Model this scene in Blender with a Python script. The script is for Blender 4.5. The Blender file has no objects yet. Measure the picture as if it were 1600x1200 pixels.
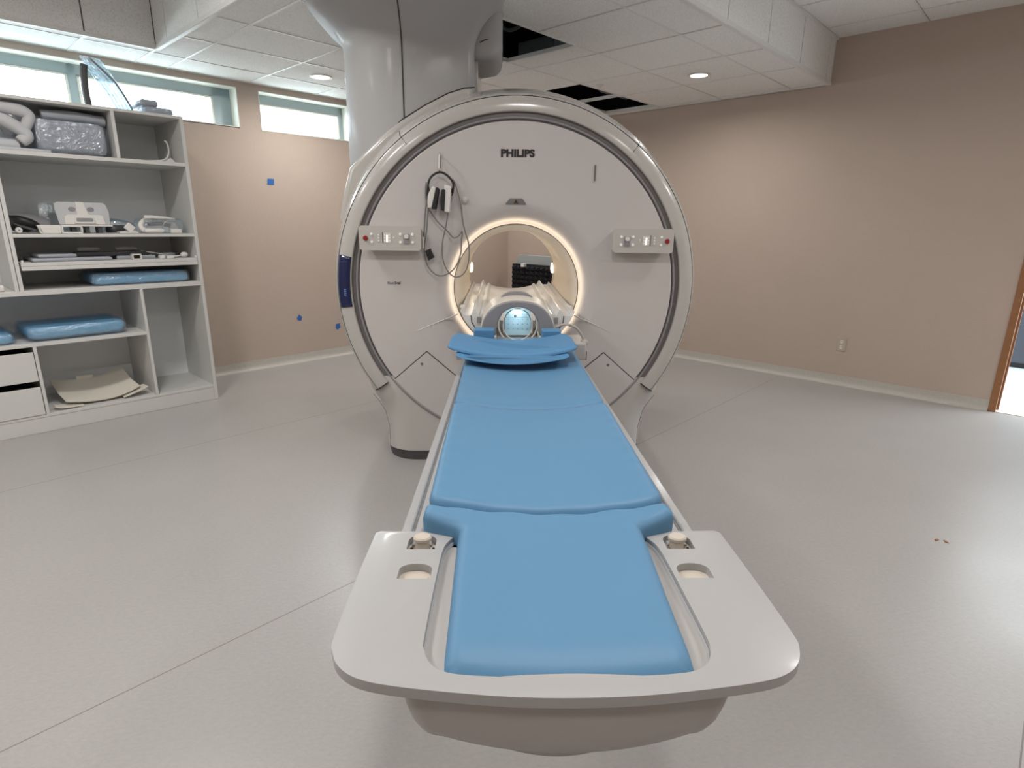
import bpy, bmesh, math, random
from mathutils import Vector, Matrix
random.seed(7)
PI = math.pi
sc = bpy.context.scene
COL = sc.collection
# ------------------------------------------------------------------ camera
F_PX, PITCH, ROLL, YAW, CAM_Z = 903.6, .2686, .0115, .0245, 1.316
WA = .7803                      # direction of the window wall in plan
def cam_axes():
    cy, sy, cp, sp, cr, sr = math.cos(YAW), math.sin(YAW), math.cos(PITCH), math.sin(PITCH), math.cos(ROLL), math.sin(ROLL)
    F = Vector((sy*cp, cy*cp, -sp)); R = Vector((cy, -sy, 0)); U = R.cross(F)
    return R*cr+U*sr, U*cr-R*sr, F
cR, cU, cF = cam_axes()
CAM = Vector((0, 0, CAM_Z))
cam = bpy.data.cameras.new('camera'); camo = bpy.data.objects.new('camera', cam); COL.objects.link(camo)
M = Matrix((cR, cU, -cF)).transposed().to_4x4(); M.translation = CAM
camo.matrix_world = M
cam.sensor_width = 36; cam.lens = F_PX/1600*36; cam.clip_start = .05; cam.clip_end = 200
sc.camera = camo
# ------------------------------------------------------------------ world, exposure
sc.view_settings.view_transform = 'Standard'; sc.view_settings.look = 'None'
sc.view_settings.gamma = 1; sc.view_settings.use_curve_mapping = False
sc.view_settings.exposure = -0.30
w = bpy.data.worlds.new('world'); sc.world = w; w.use_nodes = True
nt = w.node_tree; bg = nt.nodes['Background']
bg.inputs[0].default_value = (.86, .95, 1.0, 1); bg.inputs[1].default_value = 9.0
# ------------------------------------------------------------------ frames
dL = Vector((math.sin(WA), math.cos(WA), 0)); dR = Vector((-math.cos(WA), math.sin(WA), 0)); dZ = Vector((0, 0, 1))
FW = Matrix((dL, dR, dZ)).transposed().to_4x4()         # room frame: x along the window wall, y towards it
def W(l, r, z=0): return dL*l + dR*r + dZ*z
def area(name, loc, size, power, color=(1, 1, 1), aim=(0, 0, -1), sy=None, shape='DISK'):
    l = bpy.data.lights.new(name, 'AREA'); l.shape = shape if sy is None else 'RECTANGLE'; l.size = size
    if sy: l.size_y = sy
    l.energy = power; l.color = color
    o = bpy.data.objects.new(name, l); COL.objects.link(o); o.location = loc
    o.rotation_euler = Vector(aim).to_track_quat('-Z', 'Y').to_euler(); return o
# daylight through the doorway from the neighbouring room, and through the clerestory windows
area('doorway_daylight', W(8.9, -1.2, 1.3), 1.6, 34, (.86, .93, 1), aim=dL*-1+dR*.25+dZ*-.12, sy=1.6)
area('window_daylight', W(1.0, 5.6, 2.25), 2.6, 26, (.80, .93, 1), aim=dR*-1+dZ*-.55, sy=.3)
area('window_daylight', W(2.85, 5.6, 2.25), .85, 9, (.80, .93, 1), aim=dR*-1+dZ*-.55, sy=.3)
DOWNLIGHTS_HIGH = [(.9, .6), (.55, 3.1), (-.5, 1.9), (-1.4, .6), (3.2, .2), (-1.4, 3.0), (.9, -1.6), (3.2,-1.6)]
# ------------------------------------------------------------------ pixel to plane helpers
def ray(px, py): return cR*((px-800)/F_PX) - cU*((py-600)/F_PX) + cF
def hit(px, py, n, d):
    r = ray(px, py); n = Vector(n); return CAM + r*((d-n.dot(CAM))/n.dot(r))
def atY(px, py, Y): return hit(px, py, (0, 1, 0), Y)
def atR(px, py, R):
    p = hit(px, py, dR, R); return p.dot(dL), p.z
def atLw(px, py, L):
    p = hit(px, py, dL, L); return p.dot(dR), p.z
# ------------------------------------------------------------------ materials
def mat(name, col, rough=.5, metal=0., var=0., vscale=6., bump=0., bscale=60., emit=0., ecol=None, coat=0., spec=.5, trans=0., alpha=1., sss=0.):
    m = bpy.data.materials.new(name); m.use_nodes = True
    n = m.node_tree.nodes; l = m.node_tree.links; b = n['Principled BSDF']
    b.inputs['Roughness'].default_value = rough; b.inputs['Metallic'].default_value = metal
    b.inputs['Specular IOR Level'].default_value = spec
    b.inputs['Coat Weight'].default_value = coat; b.inputs['Coat Roughness'].default_value = .12
    b.inputs['Transmission Weight'].default_value = trans; b.inputs['Alpha'].default_value = alpha
    tc = n.new('ShaderNodeTexCoord')
    nz = n.new('ShaderNodeTexNoise'); nz.inputs['Scale'].default_value = vscale; nz.inputs['Detail'].default_value = 5
    l.new(tc.outputs['Object'], nz.inputs['Vector'])
    mx = n.new('ShaderNodeMix'); mx.data_type = 'RGBA'
    v = max(var, .01)
    mx.inputs[6].default_value = tuple(c*(1-v) for c in col)+(1,); mx.inputs[7].default_value = tuple(min(1, c*(1+v)) for c in col)+(1,)
    l.new(nz.outputs['Fac'], mx.inputs[0]); l.new(mx.outputs[2], b.inputs['Base Color'])
    if bump:
        n2 = n.new('ShaderNodeTexNoise'); n2.inputs['Scale'].default_value = bscale; n2.inputs['Detail'].default_value = 4
        l.new(tc.outputs['Object'], n2.inputs['Vector'])
        bp = n.new('ShaderNodeBump'); bp.inputs['Strength'].default_value = bump; bp.inputs['Distance'].default_value = .01
        l.new(n2.outputs['Fac'], bp.inputs['Height']); l.new(bp.outputs[0], b.inputs['Normal'])
    if emit:
        b.inputs['Emission Color'].default_value = (ecol or col)+(1,) if len(ecol or col) == 3 else (ecol or col)
        b.inputs['Emission Strength'].default_value = emit
    return m
def wrap_mat(name, tint, op=.25, bs=25, rough=.12):
    m = bpy.data.materials.new(name); m.use_nodes = True
    n = m.node_tree.nodes; l = m.node_tree.links; n.clear()
    out = n.new('ShaderNodeOutputMaterial'); tr = n.new('ShaderNodeBsdfTransparent'); tr.inputs[0].default_value = tint+(1,)
    gl = n.new('ShaderNodeBsdfGlossy'); gl.inputs[1].default_value = rough; gl.inputs[0].default_value = (.9, .95, 1, 1)
    nz = n.new('ShaderNodeTexNoise'); nz.inputs['Scale'].default_value = bs; nz.inputs['Detail'].default_value = 3; nz.inputs['Distortion'].default_value = 1.5
    tc = n.new('ShaderNodeTexCoord'); l.new(tc.outputs['Object'], nz.inputs['Vector'])
    bp = n.new('ShaderNodeBump'); bp.inputs['Strength'].default_value = .8; bp.inputs['Distance'].default_value = .02
    l.new(nz.outputs['Fac'], bp.inputs['Height']); l.new(bp.outputs[0], gl.inputs['Normal'])
    mx = n.new('ShaderNodeMixShader'); mx.inputs[0].default_value = op
    l.new(tr.outputs[0], mx.inputs[1]); l.new(gl.outputs[0], mx.inputs[2]); l.new(mx.outputs[0], out.inputs[0])
    return m
def floor_mat():
    m = mat('floor_vinyl', (.385, .37, .36), .30, var=.06, vscale=1.2, bump=.04, bscale=90, spec=.6)
    n = m.node_tree.nodes; l = m.node_tree.links; b = n['Principled BSDF']
    base = b.inputs['Base Color'].links[0].from_socket
    tc = [x for x in n if x.type == 'TEX_COORD'][0]
    geo = n.new('ShaderNodeNewGeometry')
    # fine marbling
    mp = n.new('ShaderNodeMapping'); mp.inputs['Rotation'].default_value = (0, 0, -(PI/2-WA)+.35); mp.inputs['Scale'].default_value = (1, 1.7, 1)
    l.new(geo.outputs['Position'], mp.inputs[0])
    nz = n.new('ShaderNodeTexNoise'); nz.inputs['Scale'].default_value = 55; nz.inputs['Detail'].default_value = 8; nz.inputs['Roughness'].default_value = .75
    l.new(mp.outputs[0], nz.inputs['Vector'])
    r = n.new('ShaderNodeMapRange'); r.inputs[1].default_value = .3; r.inputs[2].default_value = .7; r.inputs[3].default_value = .90; r.inputs[4].default_value = 1.08
    l.new(nz.outputs['Fac'], r.inputs[0])
    mul = n.new('ShaderNodeVectorMath'); mul.operation = 'SCALE'; l.new(base, mul.inputs[0]); l.new(r.outputs[0], mul.inputs['Scale'])
    # welded seams between the vinyl sheets: lines at constant R, two metres apart
    dt = n.new('ShaderNodeVectorMath'); dt.operation = 'DOT_PRODUCT'; dt.inputs[1].default_value = dR; l.new(geo.outputs['Position'], dt.inputs[0])
    prev = None
    for R in (-.15, 1.75, 3.66):
        s = n.new('ShaderNodeMath'); s.operation = 'SUBTRACT'; l.new(dt.outputs['Value'], s.inputs[0]); s.inputs[1].default_value = R
        a = n.new('ShaderNodeMath'); a.operation = 'ABSOLUTE'; l.new(s.outputs[0], a.inputs[0])
        c = n.new('ShaderNodeMath'); c.operation = 'LESS_THAN'; l.new(a.outputs[0], c.inputs[0]); c.inputs[1].default_value = .0022
        if prev is None: prev = c
        else:
            x = n.new('ShaderNodeMath'); x.operation = 'MAXIMUM'; l.new(prev.outputs[0], x.inputs[0]); l.new(c.outputs[0], x.inputs[1]); prev = x
    mx = n.new('ShaderNodeMix'); mx.data_type = 'RGBA'; l.new(prev.outputs[0], mx.inputs[0]); l.new(mul.outputs[0], mx.inputs[6])
    mx.inputs[7].default_value = (.2, .18, .16, 1); l.new(mx.outputs[2], b.inputs['Base Color'])
    # scuffed wax: roughness varies
    n3 = n.new('ShaderNodeTexNoise'); n3.inputs['Scale'].default_value = 2.3; n3.inputs['Detail'].default_value = 1.5; l.new(geo.outputs['Position'], n3.inputs['Vector'])
    r3 = n.new('ShaderNodeMapRange'); r3.inputs[3].default_value = .26; r3.inputs[4].default_value = .42; l.new(n3.outputs['Fac'], r3.inputs[0]); l.new(r3.outputs[0], b.inputs['Roughness'])
    return m
def tile_mat(name, col):
    m = mat(name, col, .9, var=.03, vscale=3)
    n = m.node_tree.nodes; l = m.node_tree.links; b = n['Principled BSDF']
    base = b.inputs['Base Color'].links[0].from_socket
    geo = n.new('ShaderNodeNewGeometry')
    nz = n.new('ShaderNodeTexNoise'); nz.inputs['Scale'].default_value = 120; nz.inputs['Detail'].default_value = 3; l.new(geo.outputs['Position'], nz.inputs['Vector'])
    r = n.new('ShaderNodeMapRange'); r.inputs[1].default_value = .36; r.inputs[2].default_value = .5; r.inputs[3].default_value = .86; r.inputs[4].default_value = 1.0
    l.new(nz.outputs['Fac'], r.inputs[0])
    mul = n.new('ShaderNodeVectorMath'); mul.operation = 'SCALE'; l.new(base, mul.inputs[0]); l.new(r.outputs[0], mul.inputs['Scale']); l.new(mul.outputs[0], b.inputs['Base Color'])
    return m
MT = {}
MT['floor'] = floor_mat()
MT['wall'] = mat('wall_paint', (.51, .415, .35), .75, var=.03, vscale=2, bump=.25, bscale=140)
MT['reveal'] = mat('white_reveal_paint', (.78, .77, .70), .6)
MT['frame_w'] = mat('window_frame_metal', (.42, .50, .53), .4, var=.02)
MT['base'] = mat('cove_base_vinyl', (.50, .475, .43), .5, var=.12, vscale=60)
MT['tile'] = tile_mat('acoustic_tile', (.85, .845, .83))
MT['tbar'] = mat('grid_bar_white', (.74, .735, .72), .45)
MT['seam_dark'] = mat('dark_seam', (.03, .03, .03), .8)
MT['plenum'] = mat('plenum_dark', (.008, .008, .009), .95)
MT['duct'] = mat('duct_metal', (.10, .10, .10), .6, .3)
MT['wood'] = mat('door_wood', (.30, .135, .055), .45, var=.2, vscale=14)
MT['shelf'] = mat('shelf_laminate', (.66, .66, .64), .45, var=.02)
MT['shelf_back'] = mat('shelf_back_board', (.80, .83, .85), .6, var=.03)
MT['cover'] = mat('scanner_front_plastic', (.57, .54, .53), .42, var=.015, vscale=3, coat=.1)
MT['shell'] = mat('scanner_shell_gloss', (.50, .485, .46), .2, var=.015, coat=.5)
MT['groove'] = mat('scanner_groove_grey', (.20, .19, .19), .3, .35)
MT['column'] = mat('scanner_column_plastic', (.42, .42, .425), .5, var=.015, coat=.15)
MT['bore'] = mat('bore_liner_cream', (.72, .64, .54), .35)
MT['pedestal'] = mat('pedestal_plastic', (.52, .51, .49), .42, var=.015)
MT['rail_white'] = mat('rail_white_plastic', (.72, .74, .75), .3, coat=.3)
MT['plinth'] = mat('plinth_charcoal', (.07, .07, .075), .5)
MT['black'] = mat('black_plastic', (.012, .012, .013), .5)
MT['blackfoam'] = mat('black_foam', (.010, .010, .012), .95, bump=.3, bscale=80)
MT['navy'] = mat('navy_label', (.004, .012, .07), .3, coat=.4)
MT['ink'] = mat('dark_ink', (.02, .017, .018), .6)
MT['inkgrey'] = mat('grey_ink', (.17, .165, .165), .6)
MT['inklight'] = mat('pale_blue_ink', (.12, .2, .45), .6)
MT['table'] = mat('table_white_plastic', (.40, .395, .395), .36, var=.012, coat=.2)
MT['tray'] = mat('table_underside_plastic', (.42, .40, .385), .42, var=.015)
MT['blue'] = mat('blue_vinyl', (.108, .25, .41), .5, var=.02, vscale=5, bump=.03, bscale=9, spec=.35)
MT['blue2'] = mat('blue_foam_vinyl', (.085, .245, .45), .55, var=.03)
MT['blue_lit'] = mat('lit_blue_vinyl', (.16, .42, .62), .45, var=.02)  # blue vinyl lightened to stand in for light inside the dim shelves
MT['slot'] = mat('beige_socket_plastic', (.56, .50, .43), .45)
MT['panel'] = mat('control_panel_plastic', (.52, .50, .47), .4)
MT['led'] = mat('lit_button', (.85, .84, .82), .4, emit=.15)
MT['lcd'] = mat('lit_display', (.9, .92, 1), .4, emit=2.2)
MT['red'] = mat('red_stop_button', (.28, .008, .012), .3, coat=.5)
MT['yellow'] = mat('warning_yellow', (.22, .14, .03), .5)
MT['grey_cable'] = mat('grey_cable', (.19, .18, .175), .45)
MT['grey_cable2'] = mat('pale_grey_cable', (.42, .38, .34), .45)
MT['white_pl'] = mat('white_plastic', (.74, .72, .69), .4)
MT['coil_grey'] = mat('coil_grey_plastic', (.27, .265, .28), .45)
MT['coil_white'] = mat('coil_white_plastic', (.70, .66, .60), .35)
MT['grid_plate'] = mat('mirror_plate_grid', (.55, .68, .72), .25, coat=.5)  # pale cyan base stands in for the bright reflection in the coil mirror
MT['cushion'] = mat('grey_cushion_vinyl', (.36, .38, .42), .5, var=.05)
MT['whitefoam'] = mat('white_foam_sleeve', (.55, .56, .58), .7, var=.04)
MT['wrap'] = wrap_mat('clear_plastic_wrap', (.93, .96, 1), .22)
MT['wrap2'] = wrap_mat('crumpled_plastic_film', (.75, .89, .95), .5, 14, .25)
MT['glass'] = wrap_mat('window_glass', (.97, 1, 1), .06, 2, .02)
MT['clear_flat'] = wrap_mat('clear_window_acrylic', (.95, .98, 1), .08, .5, .05)
MT['clear'] = wrap_mat('clear_acrylic', (.86, .9, .92), .3, 8, .06)
MT['tape'] = mat('blue_masking_tape', (.03, .13, .42), .7)
MT['card'] = mat('white_fibreboard', (.74, .70, .62), .7, var=.03)
MT['outlet'] = mat('beige_outlet_plastic', (.50, .42, .34), .4)
MT['lamp'] = mat('lamp_lens', (1, .97, .93), .4, emit=9)
MT['glow'] = mat('bore_glow_ring', (1, .85, .65), .4, emit=2.0, ecol=(1, .88, .72))
MT['glow_oval'] = mat('bore_lamp_oval', (1, .85, .65), .4, emit=3, ecol=(1, .86, .68))
MT['slate'] = mat('slate_blue_panel', (.05, .06, .08), .4, var=.06, vscale=5)
MT['tile_floor'] = mat('pale_tile_floor', (.62, .66, .72), .3, var=.02)
MT['mesh_white'] = mat('rack_grey', (.33, .36, .37), .45)
# ------------------------------------------------------------------ mesh builder
I4 = Matrix.Identity(4)
class MB:
    def __init__(s, T=I4): s.v = []; s.f = []; s.T = T
    def add(s, vs, fs):
        o = len(s.v); s.v += [s.T @ Vector(p) for p in vs]; s.f += [tuple(i+o for i in f) for f in fs]; return s
    def box(s, x0, x1, y0, y1, z0, z1):
        return s.add([(x0,y0,z0),(x1,y0,z0),(x1,y1,z0),(x0,y1,z0),(x0,y0,z1),(x1,y0,z1),(x1,y1,z1),(x0,y1,z1)],
                     [(3,2,1,0),(4,5,6,7),(0,1,5,4),(1,2,6,5),(2,3,7,6),(3,0,4,7)])
    def loft(s, rings, closed=True, cap0=True, cap1=True):
        n = len(rings[0]); vs = [p for r in rings for p in r]; fs = []
        for i in range(len(rings)-1):
            for j in range(n if closed else n-1):
                k = (j+1) % n; fs.append((i*n+j, i*n+k, (i+1)*n+k, (i+1)*n+j))
        if cap0: fs.append(tuple(reversed(range(n))))
        if cap1: fs.append(tuple((len(rings)-1)*n+j for j in range(n)))
        return s.add(vs, fs)
    def tube(s, pts, r, seg=8, cap=True):
        pts = [Vector(p) for p in pts]; rings = []; u = None
        for i, p in enumerate(pts):
            d = (pts[min(i+1, len(pts)-1)]-pts[max(i-1, 0)]).normalized()
            if u is None: u = d.orthogonal().normalized()
            else:
                u = (u-d*u.dot(d)); u = u.normalized() if u.length > 1e-6 else d.orthogonal().normalized()
            v = d.cross(u); rr = r[i] if isinstance(r, (list, tuple)) else r
            rings.append([tuple(p+(u*math.cos(2*PI*k/seg)+v*math.sin(2*PI*k/seg))*rr) for k in range(seg)])
        return s.loft(rings, True, cap, cap)
    def prism(s, out, a0, a1, axis='z'):
        def P(p, a): return {'z': (p[0], p[1], a), 'y': (p[0], a, p[1]), 'x': (a, p[0], p[1])}[axis]
        return s.loft([[P(p, a0) for p in out], [P(p, a1) for p in out]])
    def lathe_y(s, prof, cx, cz, a0=0, a1=2*PI, seg=96, close=False):
        """profile of (r, y) turned about the scanner axis"""
        full = abs(a1-a0-2*PI) < 1e-6; n = seg if full else seg+1
        rings = []
        for r, y in prof:
            rings.append([(cx+r*math.cos(a0+(a1-a0)*k/seg), y, cz+r*math.sin(a0+(a1-a0)*k/seg)) for k in range(n)])
        return s.loft(rings, full, close, close)
    def sphere(s, c, r, sx=1, sy=1, sz=1, seg=16, rg=8):
        rings = []
        for i in range(1, rg):
            t = PI*i/rg
            rings.append([(c[0]+r*sx*math.sin(t)*math.cos(2*PI*k/seg), c[1]+r*sy*math.sin(t)*math.sin(2*PI*k/seg), c[2]-r*sz*math.cos(t)) for k in range(seg)])
        return s.loft(rings)
    def make(s, name, m, parent=None, label=None, bevel=0, bseg=3, smooth=35, sub=0, kind=None, solid=0):
        me = bpy.data.meshes.new(name); me.from_pydata([tuple(p) for p in s.v], [], s.f)
        bm = bmesh.new(); bm.from_mesh(me); bmesh.ops.recalc_face_normals(bm, faces=bm.faces); bm.to_mesh(me); bm.free()
        me.materials.append(m if not isinstance(m, str) else MT[m])
        if smooth:
            for p in me.polygons: p.use_smooth = True
            me.set_sharp_from_angle(angle=math.radians(smooth))
        o = bpy.data.objects.new(name, me); COL.objects.link(o)
        if solid:
            md = o.modifiers.new('solid', 'SOLIDIFY'); md.thickness = solid; md.offset = -1
        if bevel:
            md = o.modifiers.new('bevel', 'BEVEL'); md.width = bevel; md.segments = bseg; md.limit_method = 'ANGLE'; md.angle_limit = math.radians(40); md.harden_normals = False
        if sub:
            md = o.modifiers.new('sub', 'SUBSURF'); md.levels = sub; md.render_levels = sub
        if parent is not None:
            o.parent = parent
            o.matrix_parent_inverse = parent_world(parent).inverted()
        if label: o['label'] = label
        if kind: o['kind'] = kind
        return o
def parent_world(o):
    m = o.matrix_basis.copy()
    if o.parent is not None: m = parent_world(o.parent) @ o.matrix_parent_inverse @ m
    return m
def thing(name, label, cat, loc, rz=0, group=None):
    o = bpy.data.objects.new(name, None); COL.objects.link(o); o.location = loc; o.rotation_euler = (0, 0, rz); o.empty_display_size = .1
    o['label'] = label; o['category'] = cat
    if group: o['group'] = group
    return o
def tag(o, label, cat, group=None):
    o['label'] = label; o['category'] = cat
    if group: o['group'] = group
    return o
def struct(o): o['kind'] = 'structure'; return o
def rrect(x0, x1, y0, y1, r, n=5):
    out = []
    for cx, cy, a in ((x1-r, y1-r, 0), (x0+r, y1-r, PI/2), (x0+r, y0+r, PI), (x1-r, y0+r, 3*PI/2)):
        for k in range(n+1):
            t = a+PI/2*k/n; out.append((cx+r*math.cos(t), cy+r*math.sin(t)))
    return out
def smooth_path(pts, n=8, closed=False):
    P = [Vector(p) for p in pts]; out = []
    N = len(P)
    rng = N if closed else N-1
    for i in range(rng):
        a, b, c, d = (P[(i-1) % N] if closed or i > 0 else P[0]), P[i], P[(i+1) % N], (P[(i+2) % N] if closed or i+2 < N else P[-1])
        for k in range(n):
            t = k/n
            out.append(.5*((2*b)+(c-a)*t+(2*a-5*b+4*c-d)*t*t+(3*b-a-3*c+d)*t**3))
    if not closed: out.append(P[-1])
    return out
def text(body, name, m, parent, loc, size, bold=.0, rot=(PI/2, 0, 0), sx=1., extr=.0006, label=None, align='LEFT'):
    cu = bpy.data.curves.new(name, 'FONT'); cu.body = body; cu.size = size; cu.offset = bold; cu.extrude = extr; cu.align_x = align
    to = bpy.data.objects.new(name+'_tmp', cu); COL.objects.link(to)
    bpy.context.view_layer.update()
    me = bpy.data.meshes.new_from_object(to.evaluated_get(bpy.context.evaluated_depsgraph_get()))
    bpy.data.objects.remove(to)
    T = Matrix.Translation(loc) @ Matrix.LocRotScale(None, Vector((0, 0, 0)) and None or None, None) if False else None
    from mathutils import Euler
    T = Matrix.Translation(loc) @ Euler(rot).to_matrix().to_4x4() @ Matrix.Diagonal((sx, 1, 1, 1))
    me.transform(T); me.materials.clear(); me.materials.append(MT[m])
    o = bpy.data.objects.new(name, me); COL.objects.link(o)
    if parent is not None: o.parent = parent; o.matrix_parent_inverse = parent_world(parent).inverted()
    if label: o['label'] = label
    return o
# ------------------------------------------------------------------ ROOM
LW, RW = 5.51, 5.29           # right wall plane (L), window wall plane (R)
L0, R0 = -2.6, -2.6
ZL, ZH = 2.435, 2.773
AR, BL, CRr = 4.77, 1.511, 1.69
def quad_floor(name, l0, l1, r0, r1, m, z=0):
    return struct(MB(FW).box(l0, l1, r0, r1, z-.05, z).make(name, m, smooth=0))
quad_floor('floor', L0, LW+.1, R0, RW+.02, 'floor')
# window wall with two openings
WIN = [(-1.4, 2.24, 2.08, 2.39), (2.42, 3.30, 2.075, 2.39)]
b = MB(FW); T = .20
def wall_piece(l0, l1, z0, z1): b.box(l0, l1, RW, RW+T, z0, z1)
wall_piece(L0, LW+.2, 0, 2.075); wall_piece(L0, LW+.2, 2.39, 3.0)
wall_piece(L0, -1.4, 2.075, 2.39); wall_piece(2.24, 2.42, 2.075, 2.39); wall_piece(3.30, LW+.2, 2.075, 2.39)
struct(b.make('wall_left', 'wall', smooth=0))
for i, (l0, l1, z0, z1) in enumerate(WIN):
    e = bpy.data.objects.new('window_%d' % (i+1), None); COL.objects.link(e); e.location = W((l0+l1)/2, RW, z0); e['kind'] = 'structure'
    rv = MB(FW)                    # painted reveal lining
    rv.box(l0, l1, RW-.004, RW+T, z1-.006, z1); rv.box(l0, l1, RW-.004, RW+T, z0, z0+.006)
    rv.box(l0, l0+.006, RW-.004, RW+T, z0, z1); rv.box(l1-.006, l1, RW-.004, RW+T, z0, z1)
    rv.make('window_reveal', 'reveal', e, smooth=0)
    fr = MB(FW); ya, yb = RW+.13, RW+.18
    fr.box(l0, l1, ya, yb, z1-.075, z1); fr.box(l0, l1, ya, yb, z0, z0+.03)
    fr.box(l0, l0+.05, ya, yb, z0, z1); fr.box(l1-(.15 if i == 0 else .05), l1, ya, yb, z0, z1)
    muls = [1.11, .05, -.85] if i == 0 else []
    for mx in muls: fr.box(mx, mx+.055, ya, yb, z0, z1)
    fr.make('window_frame', 'frame_w', e, bevel=.004, smooth=0)
    # slim inner sash lines around each pane
    edges = sorted([l0+.05]+[x for mx in muls for x in (mx, mx+.055)]+[l1-(.15 if i == 0 else .05)])
    sh = MB(FW)
    for k in range(0, len(edges), 2):
        a, c = edges[k], edges[k+1]
        for q in ((a, c, z1-.09, z1-.078), (a, a+.016, z0+.03, z1-.078), (c-.016, c, z0+.03, z1-.078)):
            sh.box(q[0], q[1], RW+.12, RW+.16, q[2], q[3])
    sh.make('window_sash', 'reveal', e, smooth=0)
    MB(FW).box(l0+.02, l1-.02, RW+.155, RW+.159, z0+.01, z1-.05).make('window_glass', 'glass', e, smooth=0)
struct(MB(FW).box(L0-.12, L0, R0-.1, RW+.2, 0, 3.3).make('wall_back', 'wall', smooth=0))
struct(MB(FW).box(L0, LW+.14, R0-.12, R0, 0, 3.3).make('wall_near', 'wall', smooth=0))
# right wall with doorway
b = MB(FW)
DR1, DR0, DZ = .20, -.80, 2.12
b.box(LW, LW+.14, DR1+.03, RW+.2, 0, 3.0); b.box(LW, LW+.14, DR0-.03, DR1+.03, DZ+.03, 3.0); b.box(LW, LW+.14, R0, DR0-.03, 0, 3.0)
struct(b.make('wall_right', 'wall', smooth=0))
e = bpy.data.objects.new('door_1', None); COL.objects.link(e); e.location = W(LW, (DR0+DR1)/2, 0); e['kind'] = 'structure'
b = MB(FW); b.box(LW-.015, LW+.155, DR1, DR1+.045, 0, DZ+.045); b.box(LW-.015, LW+.155, DR0-.045, DR0, 0, DZ+.045); b.box(LW-.015, LW+.155, DR0, DR1, DZ, DZ+.045)
b.make('door_frame', 'wood', e, bevel=.004, smooth=0)
b = MB(FW); b.box(LW+.05, LW+.10, DR1-.014, DR1, 0, DZ); b.box(LW+.05, LW+.10, DR0, DR0+.014, 0, DZ)
b.make('door_stop', 'wood', e, smooth=0)
MB(FW).box(LW-.01, LW+.15, DR0, DR1, 0, .006).make('door_threshold', 'reveal', e, smooth=0)
# room beyond
quad_floor('floor', LW+.1, 9.6, -2.8, 1.2, 'tile_floor', -.001)
struct(MB(FW).box(9.5, 9.6, -2.8, 1.2, 0, 2.9).make('wall_far', 'reveal', smooth=0))
struct(MB(FW).box(LW+.14, 9.6, 1.1, 1.2, 0, 2.9).make('wall_side', 'reveal', smooth=0))
# tall slate cabinet seen through the door
tc_ = thing('storage_cabinet', 'slate blue cabinet standing in the next room beyond the doorway', 'cabinet', W(7.75, -.1, 0), -(WA)+PI/2)
MB(FW).box(7.5, 8.0, -.75, .75, .05, 1.9).make('cabinet_body', 'slate', tc_, bevel=.01, smooth=0)
MB(FW).box(7.53, 7.97, -.7, .7, 0, .05).make('cabinet_base', 'black', tc_, smooth=0)
# baseboards (coved vinyl)
def cove(l0, r0, l1, r1, name, nrm):
    a = Vector((l0, r0)); c = Vector((l1, r1)); n = Vector(nrm); rings = []
    prof = [(0, .082), (.004, .082), (.006, .04), (.010, .02), (.022, .006), (.040, .0015), (.040, 0), (0, 0)]
    for p in (a, c): rings.append([(p.x+n.x*q, p.y+n.y*q, z) for q, z in prof])
    o = MB(FW).loft(rings).make(name, 'base', smooth=40); struct(o)
cove(L0, RW, LW, RW, 'baseboard_left', (0, -1)); cove(LW, DR1+.045, LW, RW, 'baseboard_right', (-1, 0)); cove(LW, R0, LW, DR0-.045, 'baseboard_right', (-1, 0))
# ---- ceiling
Lg = [BL]+[1.728+.61*k for k in range(7)]+[LW]
LgA = [1.11-.61*k for k in range(6, -1, -1)]
Rg = [CRr, 1.98, 2.59, 3.20, 3.79, 4.33, 4.885, RW]
G = .006
tiles = MB(FW); holes = []
def hole(l, r):
    if 2.34 < l < 2.94 and 2.6 < r < 3.18: return True
    if 2.945 < l < 3.55 and 2.6 < r < 3.18: return 'part'
    return (4.17 < l < 4.76 and 3.2 < r < 3.8) or (4.78 < l < 5.38 and 3.2 < r < 3.8)
for i in range(len(Lg)-1):
    for j in range(len(Rg)-1):
        l0, l1, r0, r1 = Lg[i], Lg[i+1], Rg[j], Rg[j+1]
        h = hole((l0+l1)/2, (r0+r1)/2)
        if h == 'part': tiles.box(3.31, l1-G, r0+G, r1-G, ZL+.004, ZL+.02); continue
        if h: continue
        tiles.box(l0+G, l1-G, r0+G, r1-G, ZL+.004+random.uniform(0, .001), ZL+.02)
tl = [L0]+LgA+[BL]
for i in range(len(tl)-1):
    tiles.box(tl[i]+G, tl[i+1]-G, AR+G, 4.885-G, ZL+.004, ZL+.02); tiles.box(tl[i]+G, tl[i+1]-G, 4.885+G, RW-G, ZL+.004, ZL+.02)
struct(tiles.make('ceiling', 'tile', smooth=0))
bars = MB(FW); bw = .0075
for l in Lg:
    if abs(l-2.948) < .01: bars.box(l-bw, l+bw, CRr, 2.59, ZL, ZL+.025).box(l-bw, l+bw, 3.2, RW, ZL, ZL+.025)
    else: bars.box(l-bw, l+bw, CRr, RW, ZL, ZL+.025)
bars.box(3.302, 3.317, 2.59, 3.2, ZL, ZL+.025)
bars.box(LW-.02, LW, CRr, RW, ZL, ZL+.025)
for r in Rg: bars.box(BL, LW, r-bw, r+bw, ZL+.0005, ZL+.0255)
bars.box(BL, LW, RW-.02, RW, ZL+.0004, ZL+.025)
for l in LgA: bars.box(l-bw, l+bw, AR, RW, ZL, ZL+.025)
bars.box(L0, BL, 4.885-bw, 4.885+bw, ZL+.0005, ZL+.0255); bars.box(L0, BL, RW-.02, RW, ZL+.0004, ZL+.025)
struct(bars.make('trim_1', 'tbar', smooth=0))
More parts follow.
